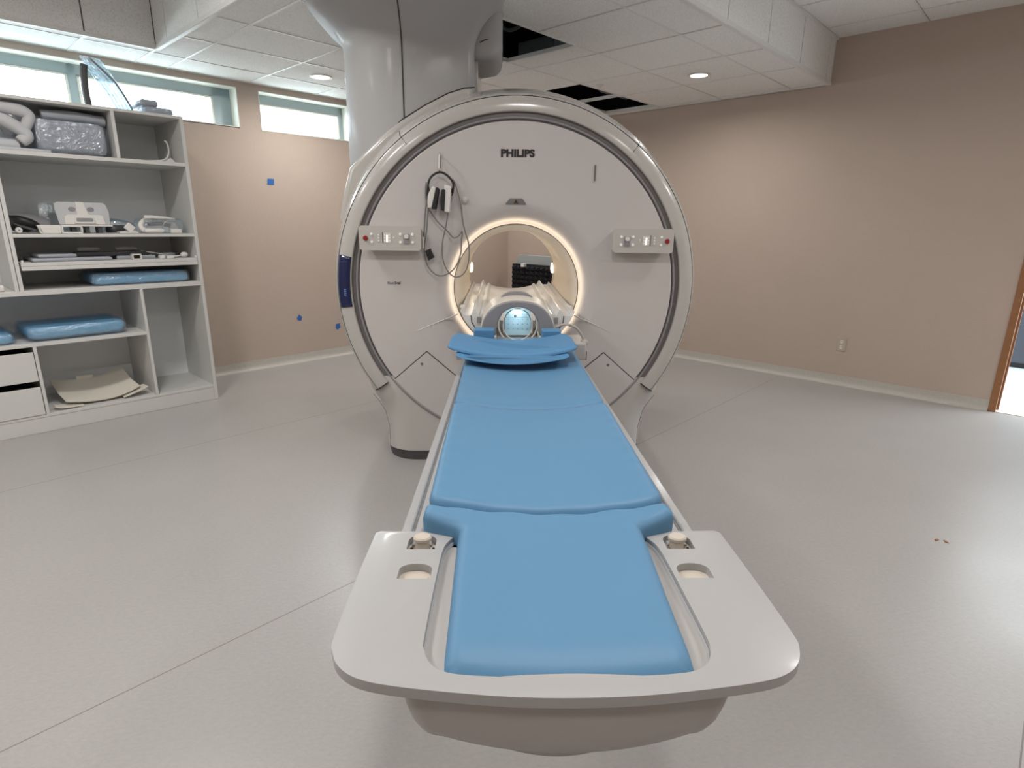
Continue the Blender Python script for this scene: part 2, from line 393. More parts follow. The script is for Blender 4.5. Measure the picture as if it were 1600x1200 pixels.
# drop faces between the low and the high ceiling
fa = MB(FW)
tA = [L0]+LgA+[BL]
for i in range(len(tA)-1): fa.box(tA[i]+.004, tA[i+1]-.004, AR, AR+.015, ZL+.02, ZH)
tB = [CRr]+[1.55+.61*k for k in range(1, 4)]+[3.99, 4.54, AR]
for i in range(len(tB)-1): fa.box(BL, BL+.015, tB[i]+.004, tB[i+1]-.004, ZL+.02, ZH)
tC = [BL]+[1.728+.61*k for k in range(7)]+[LW]
for i in range(len(tC)-1): fa.box(tC[i]+.004, tC[i+1]-.004, CRr, CRr+.015, ZL+.02, ZH)
struct(fa.make('ceiling', 'tile', smooth=0))
bk = MB(FW); bk.box(L0, BL+.02, AR+.016, AR+.03, ZL+.03, ZH); bk.box(BL+.016, BL+.03, CRr, AR, ZL+.03, ZH); bk.box(BL, LW, CRr+.016, CRr+.03, ZL+.03, ZH)
struct(bk.make('trim_2', 'seam_dark', smooth=0))
tr = MB(FW)   # corner angles along the drops
tr.box(L0, BL+.02, AR-.004, AR+.022, ZL-.002, ZL+.022); tr.box(BL-.004, BL+.022, CRr, AR, ZL-.002, ZL+.022); tr.box(BL, LW, CRr-.004, CRr+.022, ZL-.002, ZL+.022)
tr.box(L0, BL, AR-.02, AR, ZH-.012, ZH); tr.box(BL-.02, BL, CRr, AR, ZH-.012, ZH); tr.box(BL, LW, CRr-.02, CRr, ZH-.012, ZH)
tr.box(L0, LW, CRr-.0075+-.61, CRr+.0075-.61, ZH-.003, ZH+.02)
tr.box(LW-.012, LW, CRr-.003, CRr+.018, ZL, ZH)
struct(tr.make('trim_3', 'tbar', smooth=0))
# high ceiling
hc = MB(FW); Lh = [L0]+[5.21-.61*k for k in range(12, -1, -1)]+[LW]; Rh = [R0]+[1.08-.61*k for k in range(5, -1, -1)]+[CRr]+[1.69+.61*k for k in range(1, 6)]+[AR]
for i in range(len(Lh)-1):
    for j in range(len(Rh)-1):
        if Rh[j] > CRr-.01 and Lh[i] > BL-.01: continue
        l1 = Lh[i+1]
        if Rh[j] > CRr-.01: l1 = min(l1, BL)
        hc.box(Lh[i]+G, l1-G, Rh[j]+G, Rh[j+1]-G, ZH+.004, ZH+.02)
struct(hc.make('ceiling', 'tile', smooth=0))
hb = MB(FW)
for l in Lh: hb.box(l-bw, l+bw, R0, CRr if l > BL else AR, ZH, ZH+.025)
for r in Rh: hb.box(L0, LW if r < CRr+.01 else BL, r-bw, r+bw, ZH+.0005, ZH+.0255)
struct(hb.make('trim_4', 'tbar', smooth=0))
pl_ = MB(FW); pl_.box(L0, LW+.15, R0, RW+.2, 3.3, 3.4); pl_.box(BL, LW, RW-.005, RW, ZL+.03, 3.3); pl_.box(LW-.005, LW, CRr, RW, ZL+.03, 3.3)
struct(pl_.make('ceiling', 'plenum', smooth=0))
# things in the plenum, seen through the open cells
dk = MB(FW); dk.box(4.0, 5.2, 3.35, 3.75, 2.62, 2.80); tag(dk.make('air_duct', 'duct', bevel=.01, smooth=0), 'dark metal air duct above the open ceiling tiles near the corner', 'duct')
dk = MB(FW); dk.box(4.85, 5.3, 3.28, 3.50, 2.52, 2.60); tag(dk.make('junction_box', 'duct', bevel=.005, smooth=0), 'dark box hanging inside the open ceiling cell beside the scanner ring', 'box')
pp = MB(); pp.tube(smooth_path([W(3.0, 2.6, 2.9), W(3.1, 2.8, 2.62), W(3.2, 3.1, 2.6), W(3.25, 3.3, 2.8)]), .012)
tag(pp.make('flexible_conduit', 'duct'), 'dark flexible conduit curving above the open cell right of the scanner column', 'conduit')
# downlights
def downlight(l, r, z, label, power, group=None, first=[None]):
    t = thing('recessed_downlight', label, 'ceiling light', W(l, r, z), 0, group)
    b = MB(); c = W(l, r, z)
    pr = [(.085, .004), (.088, -.001), (.084, -.005), (.066, -.004), (.063, .002)]
    b.loft([[(c.x+q*math.cos(2*PI*k/32), c.y+q*math.sin(2*PI*k/32), c.z+h) for k in range(32)] for q, h in pr], True, False, False)
    b.make('trim_ring', 'white_pl', t)
    b = MB(); b.loft([[(c.x+q*math.cos(2*PI*k/32), c.y+q*math.sin(2*PI*k/32), c.z+h) for k in range(32)] for q, h in ((.064, .001), (.05, -.002), (.02, -.003))], True, False, True)
    b.make('lens', 'lamp', t, label='lit white lens')
    dl_ = area('downlight_lamp', (c.x, c.y, c.z-.012), .12 if z < 2.6 else .30, power, (1, .97, .935)); dl_.data.spread = math.radians(168)
downlight(2.64, 4.62, ZL, 'lit round downlight in the low ceiling beside the clerestory windows', 15)
downlight(4.53, 2.34, ZL, 'lit round downlight in the low ceiling over the right tan wall', 13)
downlight(4.48, 4.60, ZL, 'unseen round downlight added in the low ceiling corner behind the scanner ring', 20)  # hidden lamp added to brighten the walls seen through the bore
for (l, r) in DOWNLIGHTS_HIGH:
    downlight(l, r, ZH, 'unseen round downlight recessed in the raised part of the tiled ceiling', 30 if (l, r) == (.55, 3.1) else 20.5, 'unseen downlights in the high ceiling')  # the stronger one is an unseen lamp added to brighten the shelving
c = Z_ = W(0, 0, 0)
p = hit(937, 133, (0, 0, 1), ZL); b = MB()
b.loft([[(p.x+q*math.cos(2*PI*k/20), p.y+q*math.sin(2*PI*k/20), p.z+h) for k in range(20)] for q, h in ((.035, .003), (.035, -.004), (.02, -.010), (.012, -.022))])
tag(b.make('sprinkler_cap', 'white_pl'), 'small round white cap on the ceiling tile above the scanner ring', 'sprinkler')
# outlet, tape
(r, z) = atLw(1315, 538, LW)
t = thing('wall_outlet', 'beige duplex power outlet low on the right tan wall', 'outlet', W(LW, r, z))
MB(FW).box(LW-.006, LW, r-.036, r+.036, z-.058, z+.058).make('cover_plate', 'outlet', t, bevel=.003)
for dz in (-.024, .024):
    s_ = MB(FW).prism([(r+.014*math.cos(a), z+dz+.016*math.sin(a)) for a in [2*PI*k/16 for k in range(16)]], LW-.008, LW-.005, 'x').make('socket', 'white_pl', t)
    MB(FW).box(LW-.0086, LW-.0078, r-.008, r-.005, z+dz-.004, z+dz+.008).box(LW-.0086, LW-.0078, r+.005, r+.008, z+dz-.004, z+dz+.008).make('slot', 'black', s_, smooth=0)
for (px, py, lab, sh) in ((423, 284, 'square of blue tape high on the wall under the small window', [(-5, -5), (5, -4.5), (5, 5), (-5.5, 4.5)]),
                          (468, 496, 'small torn blue tape piece low on the window wall, left of its neighbour', [(-4, 1), (-1, -4.5), (4, -1), (2.5, 5), (-3, 4)]),
                          (528, 510, 'small torn blue tape piece low on the wall beside the scanner edge', [(-3, -3.5), (2.5, -5), (4, 1), (-1, 5), (-3.5, 2.5)])):
    out = [atR(px+dx, py+dy, RW-.001) for dx, dy in sh]
    b = MB(FW); b.loft([[(l, RW-.0035, z) for l, z in out], [(l, RW-.0008, z) for l, z in out]])
    tag(b.make('masking_tape', 'tape', smooth=0), lab, 'tape')
# small debris on the floor
for k, (px, py) in enumerate(((1463, 844), (1478, 847))):
    p = hit(px, py, (0, 0, 1), 0); b = MB(Matrix.Translation(p) @ Matrix.Rotation(.5+k, 4, 'Z')); b.prism([(-.012, -.004), (.008, -.006), (.013, .002), (-.003, .006)], .0002, .004)
    tag(b.make('floor_chip', 'wood', smooth=0), ['small brown chip lying on the right floor, the left of two', 'small brown chip lying on the right floor, the right of two'][k], 'debris')
# ------------------------------------------------------------------ SCANNER
CX, CZ = .093, .985
scn = thing('mri_scanner', 'large white ring shaped scanner with a ceiling column and bore', 'medical scanner', (CX, 3.6, 0))
Y0 = 3.10
def lathe(prof, name, m, a0=0, a1=2*PI, seg=128, parent=scn, **kw):
    return MB().lathe_y(prof, CX, CZ, a0, a1, seg).make(name, m, parent, **kw)
# front cover: flat disc that rolls into the bore funnel
prof = [(.828, Y0+.03), (.828, Y0+.004), (.824, Y0), (.70, Y0+.0005), (.55, Y0), (.46, Y0+.001)]
for k in range(1, 11):
    t = k/10*PI/2*.96; prof.append((.46-.108*math.sin(t), Y0+.108*(1-math.cos(t))))
prof.append((.338, Y0+.107))
lathe(prof, 'front_cover', 'cover')
lathe([(.826, Y0+.028), (.828, Y0+.022), (.874, Y0+.022), (.874, Y0+.03)], 'groove', 'groove', label='grey recessed ring')
lathe([(.838, Y0+.016), (.842, Y0+.010), (.848, Y0+.010), (.852, Y0+.018), (.852, Y0+.024), (.838, Y0+.024)], 'groove_rib', 'coil_grey')
A0 = -math.radians(36.3)          # bezel runs from here over the top
arc = dict(a0=A0, a1=PI-A0)
lathe([(.872, Y0+.03), (.872, Y0+.006), (.876, Y0+.001), (.90, Y0+.001), (.925, Y0+.006), (.944, Y0+.016), (.946, Y0+.03)], 'bezel', 'shell', **arc)
lathe([(.9485, Y0+.03), (.9485, Y0+.020), (.962, Y0+.040), (.974, Y0+.08), (.986, Y0+.13), (1.002, Y0+.19), (1.018, Y0+.24), (1.035, Y0+.30), (1.047, Y0+.36), (1.052, Y0+.5), (1.052, Y0+1.3), (1.0, Y0+1.42), (.85, Y0+1.5)], 'outer_shell', 'shell', **arc)
# thin dark cover joints across the bezel seam
for ang in (50, 128):
    a = math.radians(ang); b = MB()
    b.tube([(CX+rr*math.cos(a), yy, CZ+rr*math.sin(a)) for rr, yy in ((.9, Y0), (.946, Y0+.014), (.963, Y0+.038), (.975, Y0+.079), (1.003, Y0+.189), (1.036, Y0+.299), (1.053, Y0+.6))], .0015, 6)
    b.make('cover_joint', 'seam_dark', scn)
# back and inside liner
lathe([(.86, Y0+1.5), (.45, Y0+1.5), (.34, Y0+1.36), (.302, Y0+1.18)], 'back_cover', 'cover')
lathe([(.3350, Y0+.110), (.3345, Y0+.052), (.3325, Y0+.0485), (.328, Y0+.056), (.32, Y0+.09), (.312, Y0+.16), (.304, Y0+.24), (.300, Y0+.35), (.300, Y0+1.18)], 'bore_liner', 'bore')
lathe([(.3366, Y0+.053), (.3366, Y0+.0488), (.3343, Y0+.0483), (.3343, Y0+.053)], 'bore_seam', 'groove', label='thin dark seam ring')
lathe([(.302, Y0+1.10), (.2985, Y0+1.10), (.2985, Y0+1.112), (.302, Y0+1.112)], 'bore_end_seam', 'groove')
# glow ring: lit slot in the funnel
lathe([(.3362, Y0+.1065), (.3362, Y0+.0545)], 'glow_ring', 'glow', label='warm white lit ring around the bore')
for sgn in (-1, 1):
    b = MB(); b.sphere((CX+sgn*.293, Y0+1.14, CZ+.035), .034, .45, .6, 1.15); b.make('bore_lamp', 'glow_oval', scn, label='warm oval lamp')
for yy in (.5, .95):
    for sgn in (-1, 1):
        area('bore_light', (CX+sgn*.27, Y0+yy, CZ+.05), .06, .6, (1, .88, .72), aim=(-sgn, 0, 0))
# pedestal / feet
def foot_ring(z, hw, yf, yb, r, n=8):
    out = []
    for x, y in rrect(CX-hw, CX+hw, yf, yb, r, n): out.append((x, y, z))
    return out
zs = [(.06, .748), (.12, .748), (.2, .752), (.27, .764), (.33, .785), (.38, .812), (.41, .832), (.45, .845), (.50, .85)]
b = MB(); b.loft([foot_ring(z, hw, Y0+.012+.0*z, Y0+1.48, .17) for z, hw in zs]); b.make('pedestal', 'pedestal', scn)
b = MB(); b.loft([foot_ring(z, hw, Y0+.012+dy, Y0+1.46, .17) for z, hw, dy in ((0, .735, .012), (.012, .738, .008), (.058, .740, .008), (.062, .738, .01))]); b.make('plinth', 'plinth', scn)
for sgn in (-1, 1):
    # radial cut where the bezel ends above the foot
    a = A0; b = MB(); b.tube([(CX+sgn*rr*math.cos(a), yy, CZ+rr*math.sin(a)) for rr, yy in ((.872, Y0), (.90, Y0-.001), (.944, Y0+.012), (.963, Y0+.038), (.975, Y0+.079), (.987, Y0+.129), (1.003, Y0+.189))], .0035, 6)
    b.make('foot_joint', 'seam_dark', scn)
    # vertical seam on the foot
    b = MB(); b.tube([(CX+sgn*x, y, z) for x, y, z in ((.715, Y0+.048, .07), (.715, Y0+.048, .2), (.735, Y0+.052, .29), (.77, Y0+.055, .35), (.80, Y0+.06, .385))], .0014, 6); b.make('foot_seam', 'inkgrey', scn)
    # service hatch
    ap = (CX+sgn*.484, .648)
    arcp = [(CX+sgn*.8265*math.cos(t), CZ-.8265*math.sin(t)) for t in [math.radians(36.6+(76-36.6)*k/14) for k in range(15)]]
    lo = (CX+sgn*.20, .40)
    poly = [ap]+arcp+[lo]
    cxy = (sum(p[0] for p in poly)/len(poly), sum(p[1] for p in poly)/len(poly))
    b = MB(); b.prism(poly, Y0-.0015, Y0+.006, 'y'); b.make('hatch_gap', 'seam_dark', scn, smooth=0)
    pin = [(ap[0], ap[1]-.0065), (arcp[0][0]-sgn*.001, arcp[0][1]-.0055)]+[(x, z) for x, z in arcp[1:-1]]+[(arcp[-1][0]+sgn*.004, arcp[-1][1]), (lo[0]+sgn*.0045, lo[1]-.001)]
    b = MB(); b.prism(pin, Y0-.004, Y0+.008, 'y'); h = b.make('service_hatch', 'cover', scn, smooth=0)
    b = MB(); b.prism([(CX+sgn*.512+.008*math.cos(2*PI*k/16), .575+.008*math.sin(2*PI*k/16)) for k in range(16)], Y0-.0055, Y0-.003, 'y'); b.make('hatch_lock', 'inkgrey', h, smooth=0)
    # pressed crease above the hatch
    b = MB(); b.tube([atY(715 if sgn < 0 else 897, 491 if sgn < 0 else 493, Y0), atY(651 if sgn < 0 else 957, 517 if sgn < 0 else 520, Y0)], [.0035, .001], 6); b.make('cover_crease', 'cover', scn)
# writing on the front cover
text('PHILIPS', 'maker_lettering', 'ink', scn, (.006, Y0-.0008, 1.6465), .047, .0024, sx=1.13)
text('Blue', 'model_lettering', 'inkgrey', scn, (-.589, Y0-.0008, 1.007), .0195, 0, label='small pale grey lettering')
text('Seal', 'model_lettering', 'ink', scn, (-.550, Y0-.0008, 1.007), .0195, .0005, label='small dark bold lettering')
# laser sticker window
b = MB(); b.prism([(.030, 1.417), (.139, 1.417), (.118, 1.447), (.054, 1.447)], Y0-.003, Y0+.004, 'y'); lw = b.make('laser_window', 'inkgrey', scn, bevel=.002, label='grey trapezoid window with warning sign')
b = MB(); b.prism([(.071, 1.421), (.100, 1.421), (.0855, 1.445)], Y0-.0045, Y0-.002, 'y'); ws = b.make('warning_triangle', 'yellow', lw, smooth=0, label='yellow warning triangle')
b = MB(); b.prism([(.0745, 1.4228), (.0965, 1.4228), (.0855, 1.4410)], Y0-.0052, Y0-.004, 'y'); b.make('triangle_symbol', 'ink', lw, smooth=0)
# slots for the hooks
for xx, z0, z1, nm in ((-.298, 1.585, 1.655, 'hook_slot'), (.484, 1.534, 1.612, 'hook_slot')):
    b = MB(); b.prism(rrect(xx-.011, xx+.011, z0-.008, z1+.008, .0105), Y0-.0012, Y0+.003, 'y'); sl = b.make(nm, 'panel', scn)
    b = MB(); b.prism(rrect(xx-.0045, xx+.0045, z0, z1, .004), Y0-.002, Y0+.002, 'y'); b.make('slot_opening', 'groove', sl)
b = MB(); b.tube([(-.298, Y0+.01, 1.575), (-.298, Y0-.04, 1.572), (-.298, Y0-.055, 1.580), (-.298, Y0-.05, 1.60), (-.298, Y0-.03, 1.64), (-.298, Y0-.004, 1.65)], .004); b.make('hook', 'white_pl', scn)
# navy label on the left rim
a0, a1 = math.radians(180-10.5), math.radians(180+6.5)
sec = [(.877, Y0+.001), (.90, Y0+.001), (.925, Y0+.006), (.941, Y0+.0145)]
b = MB()
rings = []
for r_, y_ in [(q[0], q[1]-.002) for q in sec]: rings.append([(CX+r_*math.cos(a0+(a1-a0)*k/16), y_, CZ+r_*math.sin(a0+(a1-a0)*k/16)) for k in range(17)])
b.loft(rings, False, False, False); nb = b.make('rim_label', 'navy', scn, label='navy blue label on the left rim', solid=.001)
for k in range(4):      # four tiny pale marks of the label's unreadable vertical line
    b = MB(); b.box(CX-.912, CX-.900, Y0-.0032, Y0-.0008, CZ-.012-.0095*k, CZ-.0055-.0095*k); b.make('label_mark', 'inklight', nb, smooth=0)
b = MB(); b.box(CX-.925, CX-.885, Y0-.0032, Y0-.0008, CZ+.135, CZ+.1358); b.make('label_mark', 'inklight', nb, smooth=0)
# control panels
def control_panel(sgn):
    x0, x1 = sorted((CX+sgn*.489, CX+sgn*.803)); z0, z1 = 1.183, 1.304; yf = Y0-.065
    t = thing('tmp', '', '', ((x0+x1)/2, Y0, z0)); bpy.data.objects.remove(t)
    b = MB(); fr = rrect(x0, x1, z0, z1, .016, 5); xm, zm = (x0+x1)/2, (z0+z1)/2
    def sc_(s, dx=0, dz=0): return [((x-xm)*s+xm+dx, (z-zm)*s*1.0+zm+dz) for x, z in fr]
    rings = [[(x, y, z) for x, z in o] for o, y in ((sc_(.86, sgn*-.02, -.005), Y0+.01), (sc_(.94, 0, 0), yf+.02), (sc_(1), yf+.006), (sc_(.995), yf))]
    b.loft(rings); pnl = b.make('control_panel', 'panel', scn, smooth=40)
    def bx(x, z): return CX+sgn*(.803-x), z0+z   # x measured inwards from the outer end
    def disc(x, z, r, h, nm, m, par=pnl):
        X, Z = bx(x, z); bb = MB(); rr = []
        for q, d in ((1, 0), (1, h*.6), (.75, h)): rr.append([(X+r*q*math.cos(2*PI*k/20), yf-d, Z+r*q*math.sin(2*PI*k/20)) for k in range(20)])
        bb.loft(rr); return bb.make(nm, m, par)
    disc(.034, .060, .0125, .008, 'stop_button', 'red').__setitem__('label', 'red stop button')
    for x, z in ((.064, .080), (.065, .041)): disc(x, z, .006, .004, 'round_button', 'led')
    for x, z in ((.210, .080), (.271, .080), (.210, .041), (.271, .041)): disc(x, z, .0068, .005, 'round_button', 'led')
    def plate(xa, xb, za, zb, nm, m, h=.0015, r=.003):
        X0, _ = bx(xa, 0); X1, _ = bx(xb, 0); X0, X1 = sorted((X0, X1))
        bb = MB(); bb.prism(rrect(X0, X1, z0+za, z0+zb, r), yf-h, yf+.001, 'y'); return bb.make(nm, m, pnl)
    plate(.226, .256, .033, .082, 'knob_base', 'coil_grey', .004); plate(.230, .252, .060, .080, 'thumb_wheel', 'white_pl', .012, .006)
    plate(.092, .108, .040, .088, 'level_strip', 'panel', .0016)
    plate(.126, .162, .038, .086, 'display', 'coil_white', .0018); plate(.139, .146, .042, .076, 'display_bar', 'lcd', .0028, .001)
    for xx in (.100, .131, .154, .176):
        for zz in ((.064,) if xx > .17 else (.048, .062, .076)): disc(xx, zz, .0034, .003, 'indicator', 'led')
    plate(.118, .122, .036, .090, 'display_edge', 'inkgrey', .0015, .001)
control_panel(-1); control_panel(1)
# ---- column
def col_ring(z, f=0):
    base = [(-.150, 3.47), (-.32, 3.425), (-.515, 3.400), (-.66, 3.42), (-.77, 3.465), (-.845, 3.54), (-.872, 3.63), (-.885, 3.8), (-.885, 4.1), (-.85, 4.3), (-.7, 4.4), (-.4, 4.42), (-.2, 4.4), (-.150, 4.3), (-.150, 3.9), (-.150, 3.6)]
    out = []
    for x, y in base:
        dx, dy = x+.5, y-3.9
        fx = min(1, max(0, -dx/.37)); gx = min(1, max(0, dx/.35))
        out.append((x-f*.165*fx+f*.16*gx, y+f*(.12 if dy > 0 else -.14)*min(1, abs(dy)/.45), z))
    return out
b = MB(); rings = [col_ring(1.35+(2.19-1.35)*k/10) for k in range(11)]
for k in range(1, 13):
    t = k/12; rings.append(col_ring(2.19+.243*t, t**2.4))
b.loft([[tuple(q) for q in smooth_path([Vector(p) for p in r], 4, True)] for r in rings]); b.make('ceiling_column', 'column', scn, smooth=60)
b = MB(); b.tube([(-.515, 3.3985, 1.84), (-.515, 3.3985, 2.19)]+[(-.515, 3.3985-.14*(t/8)**2.4, 2.19+.243*t/8) for t in range(1, 8)], .0032, 6); b.make('column_seam', 'seam_dark', scn)
# fairing where the shell climbs to the column
line = [atY(x, y, 3.41) for x, y in ((530, 345), (537, 303), (547, 262), (575, 233), (600, 209), (630, 186), (665, 164), (700, 146), (725, 138), (742, 137))]
poly_ = [(p.x, p.z) for p in line]+[(CX+1.0*math.cos(math.radians(a)), CZ+1.0*math.sin(math.radians(a))) for a in range(104, 168, 6)]
b = MB(); b.prism(poly_, 3.385, 4.4, 'y'); b.make('shell_fairing', 'shell', scn, bevel=.03, bseg=5, smooth=60)
b = MB(); b.tube([(p.x+.001, 3.398+(.0 if i_ > 3 else (3-i_)*.02), p.z-.001) for i_, p in enumerate(line[2:])], .0028, 6); b.make('column_base_seam', 'seam_dark', scn)
# right hand lobe under the ceiling
b = MB(); rr = []
for z, i in ((2.185, .10), (2.187, .06), (2.20, .028), (2.225, .008), (2.26, 0), (2.433, 0)):
    rr.append([(x, y, z) for x, y in rrect(-.25, .014-i, 3.50+i*.6, 4.02-i, .09, 6)])
b.loft(rr); b.make('ceiling_lobe', 'column', scn, smooth=60)
b = MB(); b.tube([(-.11, 3.497, 2.262), (-.08, 3.498, 2.276), (-.03, 3.515, 2.280), (.006, 3.56, 2.280), (.0145, 3.60, 2.280), (.0145, 3.95, 2.280)], .0025, 6); b.make('lobe_seam', 'seam_dark', scn)
MB().box(-.152, -.122, 3.56, 4.2, 1.88, 2.22).make('column_side_panel', 'shell', scn, bevel=.006)
# ------------------------------------------------------------------ bore bed (cradle rails through the bore)
half = [(-.283, .905), (-.270, .884), (-.232, .884), (-.229, .884), (-.214, .915), (-.208, .914), (-.190, .880), (-.172, .893), (-.166, .893), (-.152, .876), (-.10, .862), (-.05, .856), (0, .854)]
up = [(CX+x, z) for x, z in half]+[(CX-x, z) for x, z in reversed(half[:-1])]
lo = [(CX+.26, .855), (CX+.215, .80), (CX+.15, .79), (CX-.15, .79), (CX-.215, .80), (CX-.26, .855)]
bed = thing('bore_cradle', 'white channelled bed rails running through the scanner bore', 'patient bed rails', (CX, 2.85, .79))
b = MB(); b.prism(up+lo, 2.84, 4.42, 'y'); b.make('rail_channel', 'rail_white', bed, smooth=25)
for sgn in (-1, 1):
    b = MB(); b.tube([(CX+sgn*x, 2.838, z) for x, z in ((.229, .884), (.226, .85), (.195, .80))], .0022, 6); b.make('rail_seam', 'seam_dark', bed)
    b = MB(); b.box(CX+sgn*.19-.010, CX+sgn*.19+.010, 2.82, 2.842, .850, .878); b.make('rail_end_cap', 'coil_grey', bed, bevel=.002)
    b = MB(); b.box(CX+sgn*.284-.012, CX+sgn*.284+.012, 3.02, 3.10, .893, .903); b.make('rail_clip', 'white_pl', bed, bevel=.003)
# ------------------------------------------------------------------ TABLE
tbl = thing('patient_table', 'long white scanner table with wide rounded handle end', 'patient table', (CX-.001, 1.6, 0))
TX = .092
def thw(y): return .268+(.246-.268)*(y-.92)/1.42
ys = [.90, 1.4, 1.9, 2.34, 2.66]
# tabletop with raised side lips and a groove (cross-section loft)
rings = []
for y in ys:
    h = thw(y)
    hs = [(-h, .742), (-h, .774), (-h+.003, .779), (-h+.017, .779), (-h+.0195, .7775), (-h+.021, .7725), (-h+.026, .7725), (-h+.0275, .7765), (-h+.060, .7765), (-h+.064, .772)]
    sec = hs+[(-x, z) for x, z in reversed(hs)]
    rings.append([(TX+x, y, z) for x, z in sec])
MB().loft(rings).make('tabletop', 'table', tbl, smooth=25)
# dark channel inside the left groove
b = MB(); b.tube([(TX-thw(y)+.0235, y, .7722) for y in ys[:-1]], .0012, 4); b.make('groove_line', 'inkgrey', tbl)
b = MB(); b.tube([(TX+thw(y)-.0235, y, .7722) for y in ys[:-1]], .0012, 4); b.make('groove_line', 'inkgrey', tbl)
# wing: U-shaped handle end
def wing_outline(ins=0):
    o = .308-ins; i = .187+ins
    P_ = [(-i, .928), (-o+.03, .930), (-o, .925), (-o, .66)]
    for k in range(1, 9):
        a = PI+PI/2*.72*k/8; P_.append((-o+.085+.085*math.cos(a), .655+.060*math.sin(a)))
    P_ += [(-.15, .5635), (-.05, .551), (0, .5495)]
    return P_
out = [(-.118, .9285), (-.125, .9285), (-.300, .931), (-.308, .925), (-.310, .80), (-.309, .66), (-.303, .628), (-.288, .602), (-.262, .583), (-.22, .571), (-.14, .559), (-.07, .552), (0, .550)]
out = out+[(-x, y) for x, y in reversed(out[:-1])]
inn = [(.140, .927), (.162, .918), (.176, .898), (.184, .87), (.187, .80), (.189, .66), (.186, .630), (.175, .606), (.155, .592), (.12, .586), (.06, .583), (0, .582)]
inn = inn+[(-x, y) for x, y in reversed(inn[:-1])]
def round_poly(pts, n=4):
    # densify with a spline but keep the two square back corners
    out_ = []
    P_ = [Vector((x, y, 0)) for x, y in pts]
    for q in smooth_path(P_, n): out_.append((q.x, q.y))
    return out_
out = out[:3]+round_poly(out[3:-3])+out[-3:]
inn = round_poly(inn)
poly = out+inn
wz1, wz0 = .786, .771
b = MB(Matrix.Translation((TX, 0, 0)))
b.prism(poly, wz0, wz1)
wing = b.make('handle_wing', 'table', tbl, bevel=.0065, bseg=4, smooth=60)
# cut the finger recesses and latch pockets
def cut(target, build):
    c_ = build.make('cutter', 'slot', None, smooth=0)
    md = target.modifiers.new('cut', 'BOOLEAN'); md.operation = 'DIFFERENCE'; md.object = c_; md.solver = 'EXACT'
    bpy.context.view_layer.update()
    me = bpy.data.meshes.new_from_object(target.evaluated_get(bpy.context.evaluated_depsgraph_get()))
    target.modifiers.clear(); target.data = me
    for p in me.polygons: p.use_smooth = True
    me.set_sharp_from_angle(angle=math.radians(40))
    bpy.data.objects.remove(c_)
def dshape(cx, cy, w, h, n=10):
    pts = [(cx+w/2, cy-h*.55), (cx+w/2, cy+h*.15)]
    pts += [(cx+w/2*math.cos(PI*k/n), cy+h*.15+h*.45*math.sin(PI*k/n)) for k in range(1, n)]
    pts += [(cx-w/2, cy+h*.15), (cx-w/2, cy-h*.55)]
    return pts
for sgn in (-1, 1):
    cxs = TX+sgn*.222
    cut(wing, MB().prism(dshape(cxs, .806, .052, .036),   .7728, .80))
    cut(wing, MB().prism(dshape(cxs-sgn*.0, .893, .048, .040),   .7728, .80))
    b = MB(); b.prism(dshape(cxs, .8035, .040, .026), .7727, .7745); b.make('recess_pad', 'slot', tbl, label='beige recess pad')
    b = MB(); b.prism(dshape(cxs, .806, .0515, .0355), .7722, .7732); b.make('recess_floor', 'slot', tbl)
    b = MB(); b.prism(dshape(cxs, .893, .0475, .0395), .7722, .7732); lf = b.make('latch_pocket', 'slot', tbl, label='beige latch pocket')
    b = MB(); b.loft([[(cxs+q*math.cos(2*PI*k/24), .897+q*.82*math.sin(2*PI*k/24), z) for k in range(24)] for q, z in ((.013, .773), (.0125, .786), (.016, .789), (.016, .7935), (.0135, .796))]); b.make('latch_knob', 'slot', lf)
    for dx in (-.019, .019):
        b = MB(); b.sphere((cxs+dx, .893, .7735), .0025); b.make('latch_screw', 'black', lf)
    b = MB(); b.box(cxs-.014, cxs+.014, .8765, .8785, .7732, .7738); b.make('latch_marks', 'inkgrey', lf, smooth=0)
# inner walls of the U going down to the tray
inw = [(x, y) for x, y in inn]
b = MB(Matrix.Translation((TX, 0, 0)))
def shr(p, s, dy=0): return (p[0]*s, p[1]+dy)
b.loft([[(x, y, .778) for x, y in inw], [(x*.992, y+.001 if y < .7 else y, .745) for x, y in inw], [(x*.985, y+.004 if y < .7 else y, .722) for x, y in inw], [(x*.965, y+.010 if y < .7 else y, .716) for x, y in inw]], False, False, False)
b.make('well_wall', 'table', tbl, smooth=50, solid=.002)
MB().prism(rrect(TX-.178, TX+.178, .600, .95, .05), .708, .7165).make('well_floor', 'table', tbl, smooth=0)
# bowl under the wing
def bowl_ring(z, hw, yf, r, yb=1.05, bow=.042):
    pts = []
    n = 14
    for k in range(n+1):        # bowed front edge
        x = -hw+r+(2*hw-2*r)*k/n; pts.append((x, yf-bow*(1-(x/hw)**2)))
    fr = [( hw-r+r*math.sin(a), yf-bow*(1-((hw-r)/hw)**2)+r-r*math.cos(a)) for a in [PI/2*k/6 for k in range(1, 7)]]
    left = [(-x, y) for x, y in reversed(fr)]
    return [(TX+x, y, z) for x, y in left+pts+fr+[(hw, yb), (-hw, yb)]]
b = MB()
b.loft([bowl_ring(z, hw, yf, r) for z, hw, yf, r in ((.772, .219, .607, .03), (.745, .217, .608, .03), (.715, .213, .610, .035), (.69, .208, .614, .04), (.672, .202, .622, .04), (.662, .194, .634, .045), (.655, .180, .652, .05), (.650, .15, .69, .05))])
b.make('table_bowl', 'tray', tbl, smooth=60)
b = MB()
b.loft([bowl_ring(z, hw, yf, r, 2.9) for z, hw, yf, r in ((.70, .14, .72, .05), (.60, .138, .715, .05), (.555, .132, .722, .05), (.535, .118, .745, .05))])
